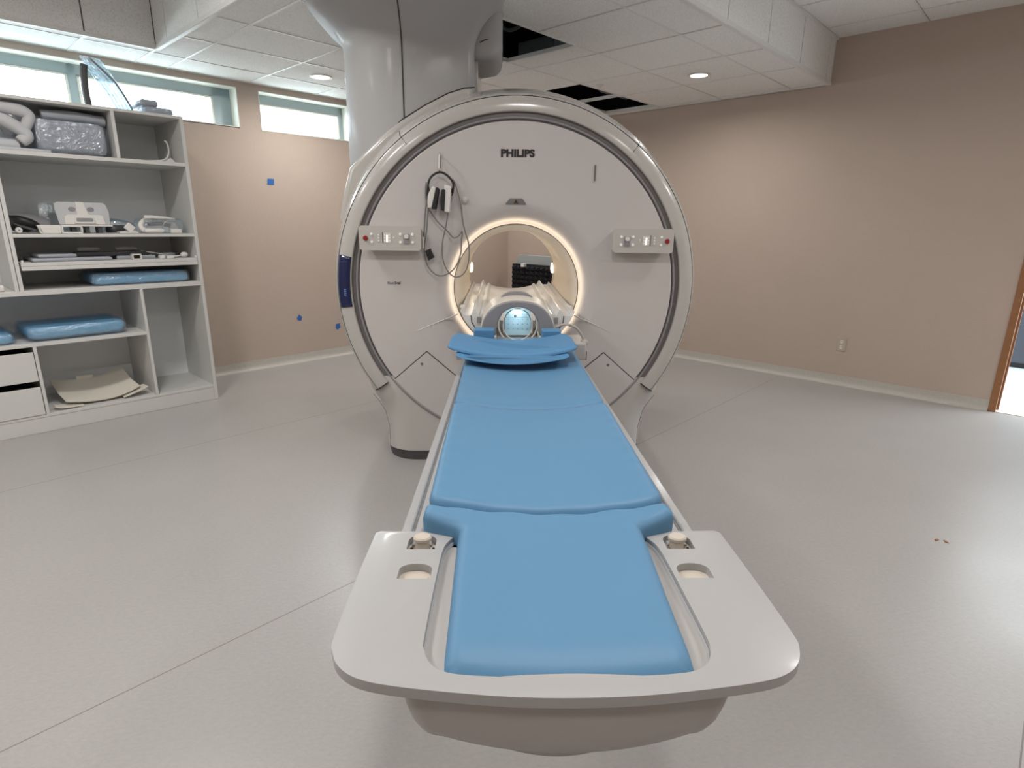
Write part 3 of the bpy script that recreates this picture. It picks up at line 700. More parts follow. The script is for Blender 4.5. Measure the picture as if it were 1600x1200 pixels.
b.make('table_beam', 'tray', tbl, smooth=60)
b = MB(); b.box(.0415-.001, .0415+.001, .664, .700, .625, .6515) if False else b.tube([(-.024, .6925, .62), (-.024, .695, .575)], .0014, 6); b.make('beam_seam', 'seam_dark', tbl)
b = MB(); b.loft([[(x, y, z) for x, y in rrect(TX-hw, TX+hw, yf, 3.08, .06, 5)] for z, hw, yf in ((0, .17, 2.35), (.02, .175, 2.34), (.2, .165, 2.36), (.62, .16, 2.3), (.742, .20, 2.2))]); b.make('table_pedestal', 'tray', tbl, smooth=50)
# table end block under the coil
MB().box(TX-.21, TX+.22, 2.45, 2.835, .74, .7985).make('end_block', 'table', tbl, bevel=.008)
b = MB(); b.box(TX-.275, TX-.155, 2.42, 2.60, .755, .832); lb = b.make('connector_box', 'table', tbl, bevel=.008)
b = MB(); b.box(TX-.225, TX-.185, 2.46, 2.50, .832, .85); b.make('connector_lever', 'white_pl', lb, bevel=.004)
b = MB(); b.box(TX-.215, TX-.165, 2.43, 2.445, .833, .8345); b.make('connector_slot', 'slot', lb, smooth=0)
b = MB(); b.box(TX+.155, TX+.285, 2.42, 2.62, .755, .832); rb = b.make('connector_box', 'table', tbl, bevel=.008)
b = MB(); b.prism(rrect(TX+.17, TX+.215, 2.45, 2.475, .006), .8315, .8345); b.make('connector_slot', 'slot', rb)
b = MB(); b.prism(rrect(TX+.175, TX+.215, 2.50, 2.53, .008), .8315, .8345); b.make('connector_slot', 'slot', rb)
b = MB(); b.box(TX+.275, TX+.292, 2.45, 2.50, .75, .79); b.make('socket', 'black', rb, bevel=.003)
# ------------------------------------------------------------------ mattress sections
def seg_dist(px, py, a, c):
    dx, dy = c[0]-a[0], c[1]-a[1]; L2 = dx*dx+dy*dy
    t = max(0, min(1, ((px-a[0])*dx+(py-a[1])*dy)/L2)) if L2 > 0 else 0
    return math.hypot(px-a[0]-t*dx, py-a[1]-t*dy)
def pad(name, m, hw, y0, y1, z0, zt, r, cx=TX, nu=44, nv=44, dish=0., rc=.03, parent=None, wr=0., seed=0, hmax=None, bow=0.):
    """upholstered pad: hw(y) half width, zt(y) top height, dish = extra height of the side edges, bow = forward bow of both ends"""
    def HW(y):
        h = hw(y)
        for d in (y-y0, y1-y):
            if d < rc: h -= rc-math.sqrt(max(0, rc*rc-(rc-d)**2))
        return h
    def sp(n):   # denser near both ends
        return [(.5-.5*math.cos(PI*k/n))*.6+.4*k/n for k in range(n+1)]
    us, vs = sp(nu), sp(nv)
    rows = []; left = []; right = []
    for v in vs:
        y = y0+(y1-y0)*v; h = HW(y); rows.append((y, h)); left.append((cx-h, y)); right.append((cx+h, y))
    poly = left+right[::-1]; segs = [(poly[i], poly[(i+1) % len(poly)]) for i in range(len(poly))]
    rnd = random.Random(seed); ph = [rnd.uniform(0, 6) for _ in range(6)]
    V = []; Fc = []
    for (y, h) in rows:
        for u in us:
            x = cx-h+2*h*u
            e = min(seg_dist(x, y, a, c_) for a, c_ in segs)
            xr = (x-cx)/(hmax or max(.01, hw(y)))
            zz = zt(y)+dish*min(1.2, xr*xr)
            if e < r: zz -= r-math.sqrt(max(0, r*r-(r-e)**2))
            zz += .002*min(1, e/.05)
            if wr:
                fall = math.exp(-(e-.012)**2/.0006)
                zz += wr*fall*min(1, max(0, (y-y0)/(y1-y0)*1.6-.5) if z0 < .75 else 1)*(math.sin(70*x+ph[0]+25*y)+.7*math.sin(95*y+ph[1]-30*x))*.5
            yy = y+bow*(1-min(1, xr*xr))
            V.append((x, yy, zz))
    nU = nu+1
    for i in range(nv):
        for j in range(nu): Fc.append((i*nU+j, i*nU+j+1, (i+1)*nU+j+1, (i+1)*nU+j))
    bo = [j for j in range(nU)]+[i*nU+nu for i in range(1, nv+1)]+[nv*nU+j for j in range(nu-1, -1, -1)]+[i*nU for i in range(nv-1, 0, -1)]
    base = len(V)
    for i in bo: V.append((cx+(V[i][0]-cx)*.985, V[i][1], z0+(dish*min(1.2, ((V[i][0]-cx)/(hmax or .22))**2) if dish and z0 > .82 else 0)))
    n = len(bo)
    for k in range(n): Fc.append((bo[(k+1) % n], bo[k], base+k, base+(k+1) % n))
    Fc.append(tuple(base+k for k in range(n)))
    return MB().add(V, Fc).make(name, m, parent, smooth=80)
def s3hw(y):
    # narrow tongue in the handle well, wide shoulders beyond it
    t = max(0, min(1, (y-.900)/.036)); t = t*t*(3-2*t); return .160+(.226-.160)*t-(.006 if y < .6 else 0)
def s3z(y):
    t = max(0, min(1, (y-.60)/.34)); return .781+(.804-.781)*(t*t*(3-2*t))-.014*max(0, 1-(y-.59)/.055)**2
tag(pad('mattress_section', 'blue', s3hw, .590, .974, .719, s3z, .021, dish=.024, rc=.015, wr=.0032, seed=1, nu=56, nv=60, hmax=.2235), 'blue vinyl mattress section with narrow tongue inside the white handle end', 'mattress', 'blue mattress sections on the patient table')
tag(pad('mattress_section', 'blue', lambda y: .2225, .978, 1.594, .7775, lambda y: .803, .020, dish=.028, rc=.03, wr=.0012, seed=2, nu=48, nv=60), 'large plain blue mattress section in the middle of the patient table', 'mattress', 'blue mattress sections on the patient table')
tag(pad('mattress_section', 'blue', lambda y: .221, 1.602, 2.33, .7775, lambda y: .802, .020, dish=.026, rc=.025, wr=.0008, seed=3, nu=44, nv=44), 'blue mattress section nearest the scanner bore, under the curved pillow', 'mattress', 'blue mattress sections on the patient table')
# pillow and loose pads at the head end
pil = pad('pillow', 'blue2', lambda y: .240-.03*max(0, (y-2.25)/.2), 2.075, 2.36, .842, lambda y: .860, .014, cx=.052, dish=.034, rc=.02, nu=44, nv=24, hmax=.24)
tag(pil, 'curved blue pillow pad lying at the head end of the table', 'pillow')
fl = pad('thin_pad', 'blue2', lambda y: .205, 2.025, 2.30, .8305, lambda y: .8375, .003, cx=.052, dish=.032, rc=.01, nu=36, nv=14, hmax=.226)
tag(fl, 'thin blue pad sticking out from under the curved pillow', 'pad')
for k, (xa, xb, ya, yb, lab) in enumerate(((-.105, -.018, 2.36, 2.43, 'blue foam wedge left of the head coil opening'), (.182, .262, 2.35, 2.42, 'blue foam wedge right of the head coil opening'))):
    b = MB(); b.prism(rrect(xa, xb, ya+.03, yb+.02, .008), .84, .893); tag(b.make('foam_wedge', 'blue2', bevel=.006, smooth=50), lab, 'foam wedge', 'blue foam wedges by the head coil')
# ------------------------------------------------------------------ head coil
HX, HY = .083, 2.47
hc_ = thing('head_coil', 'grey arched head coil with clear round opening at the bore end', 'head coil', (HX, HY, .80))
def arch(hw, z0, zt, n=28, p=2.3):
    H = zt-z0; pts = []
    for k in range(n+1):
        a = PI*k/n; c_, s_ = math.cos(a), math.sin(a)
        pts.append((HX+hw*math.copysign(abs(c_)**(2/p), c_), z0+H*abs(s_)**(2/p)))
    return pts
def annulus_arch(oh, oz0, ozt, ihw, icz, y0, y1, name, m, par, n=40, bevel=.004):
    o = arch(oh, oz0, ozt, n); i = [(HX+ihw*math.cos(PI*k/n), icz+ihw*.93*math.sin(PI*k/n)) for k in range(n+1)]
    i = [(i[0][0], oz0)]+i[1:-1]+[(i[-1][0], oz0)]
    b = MB(); rings = []
    for k in range(n+1): rings.append([(o[k][0], y0, o[k][1]), (i[k][0], y0, i[k][1]), (i[k][0], y1, i[k][1]), (o[k][0], y1, o[k][1])])
    b.loft(rings, True, True, True); return b.make(name, m, par, bevel=bevel, smooth=40)
annulus_arch(.159, .856, 1.000, .092, .890, HY, HY+.04, 'front_arch', 'coil_grey', hc_)
annulus_arch(.162, .856, 1.004, .095, .890, HY+.04, HY+.33, 'coil_housing', 'coil_white', hc_)
b = MB(); o1 = arch(.085, .96, 1.020, 20, 2.2); i1 = arch(.085, .95, 1.004, 20, 2.2)
b.loft([[(a[0], HY+.20, a[1]), (c_[0], HY+.20, c_[1]), (c_[0], HY+.25, c_[1]), (a[0], HY+.25, a[1])] for a, c_ in zip(o1, i1)]); b.make('top_handle', 'coil_grey', hc_, bevel=.003)
b = MB(); b.box(HX-.162, HX-.092, HY-.012, HY+.33, .80, .853); b.make('base_block', 'coil_white', hc_, bevel=.004)
b = MB(); b.box(HX+.092, HX+.162, HY-.012, HY+.33, .80, .853); b.make('base_block', 'coil_white', hc_, bevel=.004)
b = MB(); b.box(HX-.0915, HX+.0915, HY-.006, HY+.33, .80, .832); b.make('base_tray', 'coil_grey', hc_, bevel=.003)
def ringtube(cx, cz, r, y, rad, a0, a1, name, m, n=40, sz=1.):
    b = MB(); b.tube([(cx+r*math.cos(a0+(a1-a0)*k/n), y, cz+r*sz*math.sin(a0+(a1-a0)*k/n)) for k in range(n+1)], rad, 8); return b.make(name, m, hc_)
ringtube(HX, .900, .084, HY+.012, .0035, -.75, PI+.75, 'clear_rim', 'white_pl')
ringtube(HX, .893, .063, HY+.02, .0028, PI*.97, PI*2.03, 'inner_rim', 'white_pl')
ringtube(HX, .905, .058, HY+.05, .002, .15, PI-.15, 'inner_arc', 'inkgrey')
for sgn in (-1, 1):
    b = MB(); b.box(HX+sgn*.062-.002, HX+sgn*.062+.002, HY+.01, HY+.02, .862, .935); b.make('mirror_strut', 'white_pl', hc_, bevel=.001)
b = MB(); b.prism([(HX+.066*math.cos(2*PI*k/40)*1.0, .892+.058*math.sin(2*PI*k/40)) for k in range(40)], HY+.018, HY+.0195, 'y'); b.make('clear_window', 'clear_flat', hc_, smooth=0)
# tilted mirror plate with grid marks; pale cyan stands for its reflection
Tm = Matrix.Translation((HX+.003, HY+.10, .905)) @ Matrix.Rotation(-.35, 4, 'X')
b = MB(Tm); b.prism(rrect(-.058, .058, -.068, .056, .010), 0, .004, 'y'); gp = b.make('viewing_plate', 'grid_plate', hc_, label='mirror plate coloured pale cyan for its reflection, with grid marks')
for i in range(5):
    for j in range(4):
        b = MB(Tm); x, z = -.042+.021*i, -.040+.022*j; b.box(x-.003, x+.003, -.001, 0, z-.0005, z+.0005); b.box(x-.0005, x+.0005, -.001, 0, z-.003, z+.003); b.make('grid_mark', 'inkgrey', gp, smooth=0)
b = MB(Tm); b.sphere((-.012, -.002, .018), .006); b.make('target_dot', 'inkgrey', gp)
b = MB(Tm); b.box(-.056, .056, -.0012, 0, .012, .0132); b.make('plate_line', 'inkgrey', gp, smooth=0)
area('coil_plate_fill', (HX, HY+.06, .965), .05, .12, (.75, .95, 1), aim=(0, .3, -1))  # unseen cool lamp added to brighten the plate inside the coil
cb = MB(); cb.tube(smooth_path([(HX+.155, HY+.02, .87), (HX+.17, HY-.0, .892), (HX+.205, HY-.01, .906), (HX+.25, HY-.01, .892), (HX+.275, HY-.01, .862), (HX+.287, HY-.005, .835)]), .0055)
cb.sphere((HX+.289, HY-.005, .826), .018, 1, 1, .9); tag(cb.make('coil_cable', 'grey_cable2'), 'pale cable with round plug looping from the head coil to the right box', 'cable')
# ------------------------------------------------------------------ headphones on the hook
YH = Y0-.03
hp = thing('headphones', 'black and white headphones hanging on the scanner hook with cable', 'headphones', tuple(atY(687, 268, YH)))
def hpath(pts, Y=YH): return [tuple(atY(x, y, Y+(pts and (0)))) for x, y in pts]
b = MB(); pth = smooth_path([Vector(atY(x, y, YH-.01)) for x, y in ((668, 306), (669, 288), (674, 276), (687, 269), (700, 275), (708, 287), (707, 302))], 8)
b.tube(pth, .0055); b.make('headband', 'black', hp)
for pts in (((669, 287), (671, 298), (674, 306)), ((708, 292), (704, 302), (700, 312)), ((709, 286), (708, 298), (706, 306))):
    b = MB(); b.tube([atY(x, y, YH-.015) for x, y in pts], .003); b.make('cup_fork', 'black', hp)
for quad, nm, m, y0, y1 in ((((677, 291), (682, 295), (679, 325), (669, 325), (670, 304)), 'ear_cup', 'white_pl', -.03, .015), (((682, 293), (686, 294), (687, 297), (682, 327), (676, 327), (675, 325)), 'ear_cushion', 'black', -.035, .018),
                            (((695, 289), (706, 292), (703, 332), (695, 331)), 'ear_cup', 'white_pl', -.03, .015), (((690, 298), (692, 296), (697, 297), (695, 330), (690, 329)), 'ear_cushion', 'black', -.035, .018)):
    out_ = [atY(x, y, YH) for x, y in quad]; b = MB(); b.prism([(p.x, p.z) for p in out_], YH+y0, YH+y1, 'y'); b.make(nm, m, hp, bevel=.004)
cable1 = [(700, 333), (697, 352), (692, 375), (691, 395), (694, 412), (700, 424), (709, 432), (720, 431), (729, 420), (733, 400), (732, 380), (727, 363), (723, 345), (720, 320), (712, 290), (707, 280)]
cable2 = [(666, 285), (665, 300), (667, 320), (675, 335), (685, 348), (697, 359), (708, 371), (716, 369), (722, 362), (721, 375), (720, 395), (714, 413), (704, 425), (690, 431), (678, 427), (668, 415), (664, 400), (663, 388), (666, 365), (668, 340), (669, 325)]
cable3 = [(668, 290), (666, 315), (664, 340), (662, 370), (661, 372)]
for i, (cc, yo) in enumerate(((cable1, -.004), (cable2, .006), (cable3, .012))):
    b = MB(); b.tube(smooth_path([Vector(atY(x, y, YH+yo)) for x, y in cc], 6), .0036); b.make('cable', 'grey_cable', hp)
b = MB(); b.tube([atY(661, 370, YH+.005), atY(661, 388, YH+.005)], .005); b.make('cable_joint', 'white_pl', hp)
out_ = [atY(x, y, YH) for x, y in ((664, 392), (673, 388), (679, 402), (670, 407))]; b = MB(); b.prism([(p.x, p.z) for p in out_], YH-.012, YH+.004, 'y'); b.make('plug', 'black', hp, bevel=.002)
p = atY(726, 312, YH); b = MB(); b.sphere((p.x, Y0-.012, p.z), .017, 1, .6, 1); b.make('air_bulb', 'cover', hp)
# ------------------------------------------------------------------ foam rack behind the scanner
fr_ = thing('foam_panel_rack', 'grey board holding black egg crate foam pads, seen through the bore', 'foam rack', W(5.2, 4.55, 0))
ra, _ = atLw(806, 410, 5.20); rb_, _ = atLw(872, 410, 5.20); _, zt_ = atLw(830, 399, 5.20); _, zf = atLw(830, 413, 5.20)
b = MB(FW); b.prism(rrect(rb_-.25, ra-.01, 0.0, zt_, .06), 5.20, 5.235, 'x'); b.make('backboard', 'mesh_white', fr_, bevel=.005)
b = MB(FW); yb0, yb1 = rb_-.23, ra+.01
b.box(5.15, 5.198, yb0, yb1, .04, zf); n_ = 12; st = (yb1-yb0)/n_
for i in range(n_):
    for j in range(14):
        y_, z_ = yb0+st*(i+.5), .10+(zf-.12)*(j+.5)/14; hh = (zf-.12)/28*.95
        b.add([(5.15, y_-st*.45, z_-hh), (5.15, y_+st*.45, z_-hh), (5.15, y_+st*.45, z_+hh), (5.15, y_-st*.45, z_+hh), (5.10, y_, z_)], [(0, 1, 4), (1, 2, 4), (2, 3, 4), (3, 0, 4)])
b.make('egg_crate_foam', 'blackfoam', fr_, smooth=0, label='black egg crate foam')
b = MB(FW); b.box(5.10, 5.15, ra-.22, ra-.17, zf-.03, zf+.01); b.make('foam_clip', 'white_pl', fr_, bevel=.003)
b = MB(FW); b.box(5.05, 5.24, yb0, yb0+.04, 0, .04).box(5.05, 5.24, yb1-.04, yb1, 0, .04); b.make('rack_foot', 'black', fr_, smooth=0)
# ------------------------------------------------------------------ SHELVING UNIT
SF, SB = 4.566, 5.12; SR = 1.552; SLft = -.35
sh = thing('shelving_unit', 'tall white open shelving unit with drawers on the window wall', 'shelving unit', W((SR+SLft)/2, SF, 0), 0)
def sb(name, l0, l1, z0, z1, r0=SF, r1=SB, m='shelf', parent=sh, bevel=.0015, **k): return MB(FW).box(l0, l1, r0, r1, z0, z1).make(name, m, parent, bevel=bevel, bseg=1, smooth=0, **k)
sb('side_panel', 1.530, SR, 0, 2.0)
sb('side_panel', SLft, SLft+.022, 0, 2.0)
sb('top_panel', SLft+.022, 1.530, 1.982, 2.0, SF+.001)
sb('back_panel', SLft+.022, 1.530, .10, 1.982, SB-.012, SB, 'shelf_back')
sb('kick_board', SLft+.022, 1.530, 0, .098, SF+.004, SF+.02)
sb('bottom_shelf', SLft+.022, 1.530, .098, .116, SF+.001, SB-.012)
sb('shelf_board', SLft+.022, 1.530, 1.678, 1.702, SF+.001, SB-.012)
sb('divider', 1.130, 1.150, 1.702, 1.982, SF+.001, SB-.012)
sb('divider', .510, .530, .896, 1.678, SF+.001, SB-.012)
sb('divider', .487, .507, .896, 1.678, SF+.001, SB-.012)
sb('shelf_board', .530, 1.530, 1.210, 1.231, SF+.001, SB-.012)
sb('shelf_board', SLft+.022, 1.530, .866, .896, SF+.001, SB-.012)
sb('divider', 1.138, 1.156, .116, .866, SF+.001, SB-.012)
sb('shelf_board', SLft+.022, 1.138, .552, .574, SF+.001, SB-.012)
sb('divider', .512, .530, .116, .552, SF+.001, SB-.012)
po = sb('pull_out_shelf', .538, 1.524, 1.016, 1.040, SF-.012, SB-.02)
MB(FW).box(.538, 1.524, SF-.010, SB-.02, 1.0415, 1.062).make('shelf_lip', 'shelf', po, bevel=.0015, smooth=0)
for l in (.548, 1.518): MB(FW).box(l-.006, l+.006, SF-.01, SF+.01, 1.062, 1.078).make('stop_peg', 'white_pl', po, bevel=.002)
for z0, z1 in ((.336, .520), (.102+.016, .296)):
    d = MB(FW).box(-.20, .508, SF-.004, SF+.014, z0, z1).make('drawer', 'shelf', sh, bevel=.002, smooth=0)
    MB(FW).box(-.18, .49, SF+.014, SB-.05, z0+.01, z1-.05).make('drawer_box', 'black', d, smooth=0)
# ---- shelf contents
def slab(name, m, l0, l1, r0, r1, z0, z1, bev=.012, rot=0, parent=None, sub=0, tilt=0, bump=0, label=None):
    c_ = Vector(((l0+l1)/2, (r0+r1)/2, z0))
    T_ = FW @ Matrix.Translation(c_) @ Matrix.Rotation(rot, 4, 'Z') @ Matrix.Rotation(tilt, 4, 'X')
    a, d, h = (l1-l0)/2, (r1-r0)/2, z1-z0
    b = MB(T_); b.box(-a, a, -d, d, 0, h); return b.make(name, m, parent, bevel=min(bev, a*.9, d*.9, h*.48), bseg=4, smooth=40, label=label)
def blob(name, m, path, rads, parent=None, seg=16, flat=1., noise=.0, label=None, seed=1):
    """soft roll / bag: tube along a room-frame path with an uneven skin"""
    P_ = smooth_path([Vector(p) for p in path], 6); n = len(P_); rnd = random.Random(seed); ph = [rnd.uniform(0, 6.28) for _ in range(4)]
    rs = []
    for i in range(n):
        t = i/(n-1)*(len(rads)-1); k = min(int(t), len(rads)-2); rs.append(rads[k]+(rads[k+1]-rads[k])*(t-k))
    b = MB(FW); b.tube(P_, rs, seg)
    zmin = min(p[2] for p in path)
    if noise:
        inv = FW.inverted(); vv = []
        for q in b.v:
            l_ = inv @ q; l_ = l_+Vector((math.sin(40*l_.z+ph[0])*noise, math.sin(35*l_.x+ph[1]+30*l_.z)*noise, math.sin(30*l_.x+ph[2])*noise*.6)); vv.append(FW @ l_)
        b.v = vv
    return b.make(name, m, parent, smooth=80, label=label)
def wrapped_pad(label, l0, l1, r0, r1, z0, z1, m, rot=0, wm='wrap', grow=.012, sag=.0, cat='cushion', name='wrapped_cushion'):
    c_ = FW @ Vector(((l0+l1)/2, (r0+r1)/2, z0)); t = thing(name, label, cat, c_)
    def crown(L0_, L1_, R0_, R1_, Z0_, Z1_, nz, seed):
        T_ = FW @ Matrix.Translation(((L0_+L1_)/2, (R0_+R1_)/2, 0)) @ Matrix.Rotation(rot, 4, 'Z'); rnd = random.Random(seed)
        a, d, h = (L1_-L0_)/2, (R1_-R0_)/2, Z1_-Z0_; b = MB(T_); rr = []
        for q, zz in ((.93, 0), (.985, .12), (1, .4), (.995, .72), (.95, .92), (.86, 1.0)):
            ring = []
            for x, y in rrect(-a*q, a*q, -d*q if True else 0, d*q, min(a, d)*.22, 6):
                zc = Z0_+h*zz+sag*(x/a)**2*(1 if zz > 0 else .7)
                ring.append((x+rnd.uniform(-nz, nz), y+rnd.uniform(-nz, nz), zc+rnd.uniform(-nz, nz)*.6*(zz > .05)))
            rr.append(ring)
        b.loft(rr); return b
    crown(l0, l1, r0, r1, z0+.003, z1, .0, 1).make('cushion', m, t, smooth=60, sub=1)
    crown(l0-grow, l1+grow, r0-grow*.5, r1+grow*.5, z0+.001, z1+grow*.6, .004, 5).make('plastic_wrap', wm, t, smooth=0, label='clear plastic wrap')
    return t
# top compartment: big grey folded mattress, white roll, cubby bracket
t = wrapped_pad('large folded grey mattress in clear plastic on the top left shelf', .74, 1.10, 4.60, 5.05, 1.703, 1.905, 'cushion', name='wrapped_mattress', cat='mattress')
blob('rolled_edge', 'cushion', [(.79, 4.68, 1.925), (.95, 4.68, 1.93), (1.115, 4.68, 1.925)], [.030, .034, .030], t, noise=.003)
t = thing('rolled_sleeve', 'white rolled foam sleeve bundle on the top shelf, left of the mattress', 'foam roll', W(.66, 4.7, 1.703))
blob('roll', 'whitefoam', [(.50, 4.66, 1.92), (.58, 4.64, 1.938), (.68, 4.63, 1.93), (.72, 4.63, 1.90), (.70, 4.63, 1.83)], [.028, .034, .036, .034, .028], t, noise=.004)
blob('roll', 'whitefoam', [(.48, 4.64, 1.84), (.56, 4.62, 1.87), (.63, 4.62, 1.85), (.70, 4.62, 1.80), (.66, 4.62, 1.755)], [.03, .035, .036, .035, .028], t, noise=.004, seed=3)
blob('roll', 'whitefoam', [(.46, 4.66, 1.75), (.55, 4.66, 1.742), (.66, 4.66, 1.74)], [.03, .036, .03], t, noise=.003, seed=5)
blob('plastic_wrap', 'wrap', [(.50, 4.70, 1.86), (.58, 4.70, 1.85), (.66, 4.70, 1.84), (.73, 4.70, 1.82)], [.08, .105, .09, .05], t, noise=.008, seed=8)
tag(slab('grey_pad', 'whitefoam', .46, .80, 4.61, 4.95, 1.703, 1.722, .006), 'thin pale grey pad lying under the rolled white sleeves', 'pad')
t = thing('coil_bracket', 'white curved bracket with upright arm in the top right cubby', 'bracket', W(1.45, 4.75, 1.703))
b = MB(FW); b.tube(smooth_path([Vector(p) for p in ((1.475, 4.75, 1.855), (1.49, 4.75, 1.84), (1.495, 4.75, 1.79), (1.48, 4.75, 1.745), (1.44, 4.75, 1.722), (1.36, 4.75, 1.714))]), [.006]*25+[.006]*100 if False else .006); b.make('arm', 'white_pl', t)
slab('base_plate', 'white_pl', 1.30, 1.47, 4.70, 4.80, 1.703, 1.711, .003, parent=t); b = MB(FW); b.prism([(1.44, 1.704), (1.512, 1.704), (1.508, 1.722), (1.487, 1.74), (1.465, 1.725)], 4.70, 4.80, 'y'); b.make('foot', 'white_pl', t, bevel=.003)
# on top of the unit
t = thing('leaning_panel', 'tall clear plastic wrapped curved panel leaning on top of the shelving', 'wrapped panel', W(1.2, 4.8, 2.001))
rr = []; n = 16
for k in range(n+1):
    f = k/n; l_l = 1.235-.150*f; l_r = 1.340-.08*f-.06*f**2; z = 2.002+.335*f; r_ = 4.78+.10*f
    wob = .010*math.sin(9*f)
    rr.append([(l_l-.05*math.sin(PI*f)*0+.03*math.sin(f*3)*0, r_+.01, z), (l_l*.6+l_r*.4, r_-.02+wob, z+.01*math.sin(6*f)), (l_r, r_+.02, z), (l_r-.003, r_+.03, z), (l_l*.6+l_r*.4, r_-.01+wob, z), (l_l+.003, r_+.022, z)])
b = MB(FW); b.loft(rr); b.make('wrap_sheet', 'wrap2', t, smooth=60, label='crumpled clear plastic sheet')
b = MB(FW); b.tube(smooth_path([Vector(p) for p in ((1.338, 4.815, 2.003), (1.30, 4.82, 2.10), (1.25, 4.835, 2.20), (1.19, 4.85, 2.27), (1.135, 4.875, 2.33))]), .007, 8); b.make('panel_edge', 'coil_grey', t)
b = MB(FW); b.tube(smooth_path([Vector(p) for p in ((1.235, 4.77, 2.003), (1.19, 4.79, 2.12), (1.13, 4.83, 2.24), (1.09, 4.86, 2.29))]), .004, 8); b.make('wrap_fold', 'wrap2', t)
for q in (.0, .02, .045): 
    b = MB(FW); b.tube(smooth_path([Vector(p) for p in ((1.25+q, 4.765, 2.003), (1.215+q, 4.77, 2.1), (1.155+q, 4.80, 2.22), (1.10+q*.8, 4.85, 2.31))]), .0025, 6); b.make('wrap_fold', 'wrap2', t)
b = MB(FW); b.tube(smooth_path([Vector(p) for p in ((1.076, 4.80, 2.003), (1.07, 4.80, 2.10), (1.075, 4.80, 2.2), (1.085, 4.80, 2.27))]), .021, 8)
tag(b.make('dark_strap', 'plinth'), 'dark upright bar standing left of the plastic wrapped panel', 'strap')
t = wrapped_pad('grey wrapped cushion lying on top of the shelving near its right end', 1.36, 1.53, 4.66, 4.95, 2.001, 2.055, 'cushion', sag=-.0)
slab('top_fold', 'cushion', 1.345, 1.45, 4.68, 4.92, 2.055, 2.098, .018, parent=t)
# middle shelf z 1.231
z = 1.232
t = thing('coil_cradle', 'white plastic coil cradle panel standing on the middle shelf', 'coil cradle', W(.93, 4.72, z))
T_ = FW @ Matrix.Translation((.928, 4.74, 1.285)) @ Matrix.Rotation(-.12, 4, 'X')
b = MB(T_); b.prism([(-.135, 0), (.142, 0), (.146, .08), (.134, .130), (.12, .142), (-.125, .142), (-.142, .128), (-.146, .10)], -.006, .006, 'y'); b.make('back_plate', 'whitefoam', t, bevel=.003)
b = MB(T_); b.prism([(-.035, .055), (.03, .055), (.012, .142), (-.034, .142)], -.016, -.004, 'y'); b.make('center_clip', 'white_pl', t, bevel=.003)
for q in (-.055, .045): b = MB(T_); b.prism([(q+.02*math.cos(2*PI*k/16), .097+.014*math.sin(2*PI*k/16)) for k in range(16)], -.0085, -.004, 'y'); b.make('window_hole', 'coil_grey', t)
b = MB(T_); b.prism([(-.11, 0), (.115, 0), (.105, .055), (.09, .062), (-.085, .062), (-.105, .05)], -.018, -.004, 'y'); b.make('front_step', 'white_pl', t, bevel=.004)
b = MB(T_); b.prism([(-.06, .005), (.06, .005), (.05, .052), (-.05, .052)], -.026, -.012, 'y'); b.make('front_block', 'white_pl', t, bevel=.005)
b = MB(T_); b.prism(rrect(-.045, .045, .018, .04, .008), -.030, -.022, 'y'); b.make('slot', 'coil_grey', t)
b = MB(FW); b.box(.80, 1.07, 4.68, 4.80, 1.275, 1.285); b.make('base_ledge', 'white_pl', t, bevel=.003)
for q in (.86, .93, 1.0): b = MB(FW); b.box(q-.012, q+.012, 4.70, 4.78, z, 1.276); b.make('support', 'plinth', t, bevel=.002)
T2 = FW @ Matrix.Translation((.86, 4.93, z)) @ Matrix.Rotation(-.1, 4, 'X')
b = MB(T2); b.prism(rrect(-.13, .12, 0, .19, .03), -.006, .006, 'y'); tag(b.make('clear_board', 'clear'), 'clear board standing behind the white coil cradle on the middle shelf', 'board')
t = thing('handle_frame', 'white bar with an oblong handle opening at the middle shelf edge', 'handle frame', W(.78, 4.62, z))
lA, zA = atR(50, 354, 4.62)
b = MB(FW); o_ = rrect(.665, .985, z, z+.050, .008, 3); 
b.prism(rrect(.665, .775, z, z+.052, .010), 4.60, 4.66, 'y'); b.make('grip_block', 'white_pl', t, bevel=.004)
for q in ((.775, .885, z+.040, z+.050), (.775, .885, z, z+.010), (.877, .888, z+.01, z+.04), (.775, .787, z+.01, z+.04)): b = MB(FW); b.box(q[0], q[1], 4.605, 4.635, q[2], q[3]); b.make('frame_bar', 'white_pl', t, bevel=.003)
b = MB(FW); b.prism([(.655, z+.05), (.67, z+.052), (.685, z+.002), (.675, z+.002)], 4.60, 4.63, 'y'); b.make('side_fin', 'white_pl', t, bevel=.002)
t = thing('cable_bag', 'black cable bundle with a white reel at the left of the middle shelf', 'cable bundle', W(.6, 4.75, z))
blob('bundle', 'black', [(.55, 4.74, z+.055), (.60, 4.72, z+.060), (.64, 4.72, z+.05), (.67, 4.72, z+.03)], [.045, .050, .042, .02], t, noise=.010)
blob('soft_cover', 'coil_grey', [(.58, 4.88, z+.07), (.66, 4.86, z+.065), (.76, 4.84, z+.04)], [.05, .055, .035], t, noise=.006)
b = MB(FW); 
for rr_, hh_ in ((.016, .0),): b.prism([(.572+.017*math.cos(2*PI*k/20), z+.020+.017*math.sin(2*PI*k/20)) for k in range(20)], 4.625, 4.65, 'y')
rl = b.make('reel', 'white_pl', t, bevel=.004); b = MB(FW); b.prism([(.572+.005*math.cos(2*PI*k/12), z+.020+.005*math.sin(2*PI*k/12)) for k in range(12)], 4.6235, 4.63, 'y'); b.make('reel_hub', 'coil_grey', rl)
for k, (a_, c_) in enumerate((((.57, 4.65), (.66, 4.62)), ((.56, 4.67), (.68, 4.64)))):
    b = MB(FW); b.tube([(a_[0], a_[1], z+.045+.01*k), (c_[0], c_[1], z+.012)], .006, 8); b.make('bundle_cable', 'black', t)
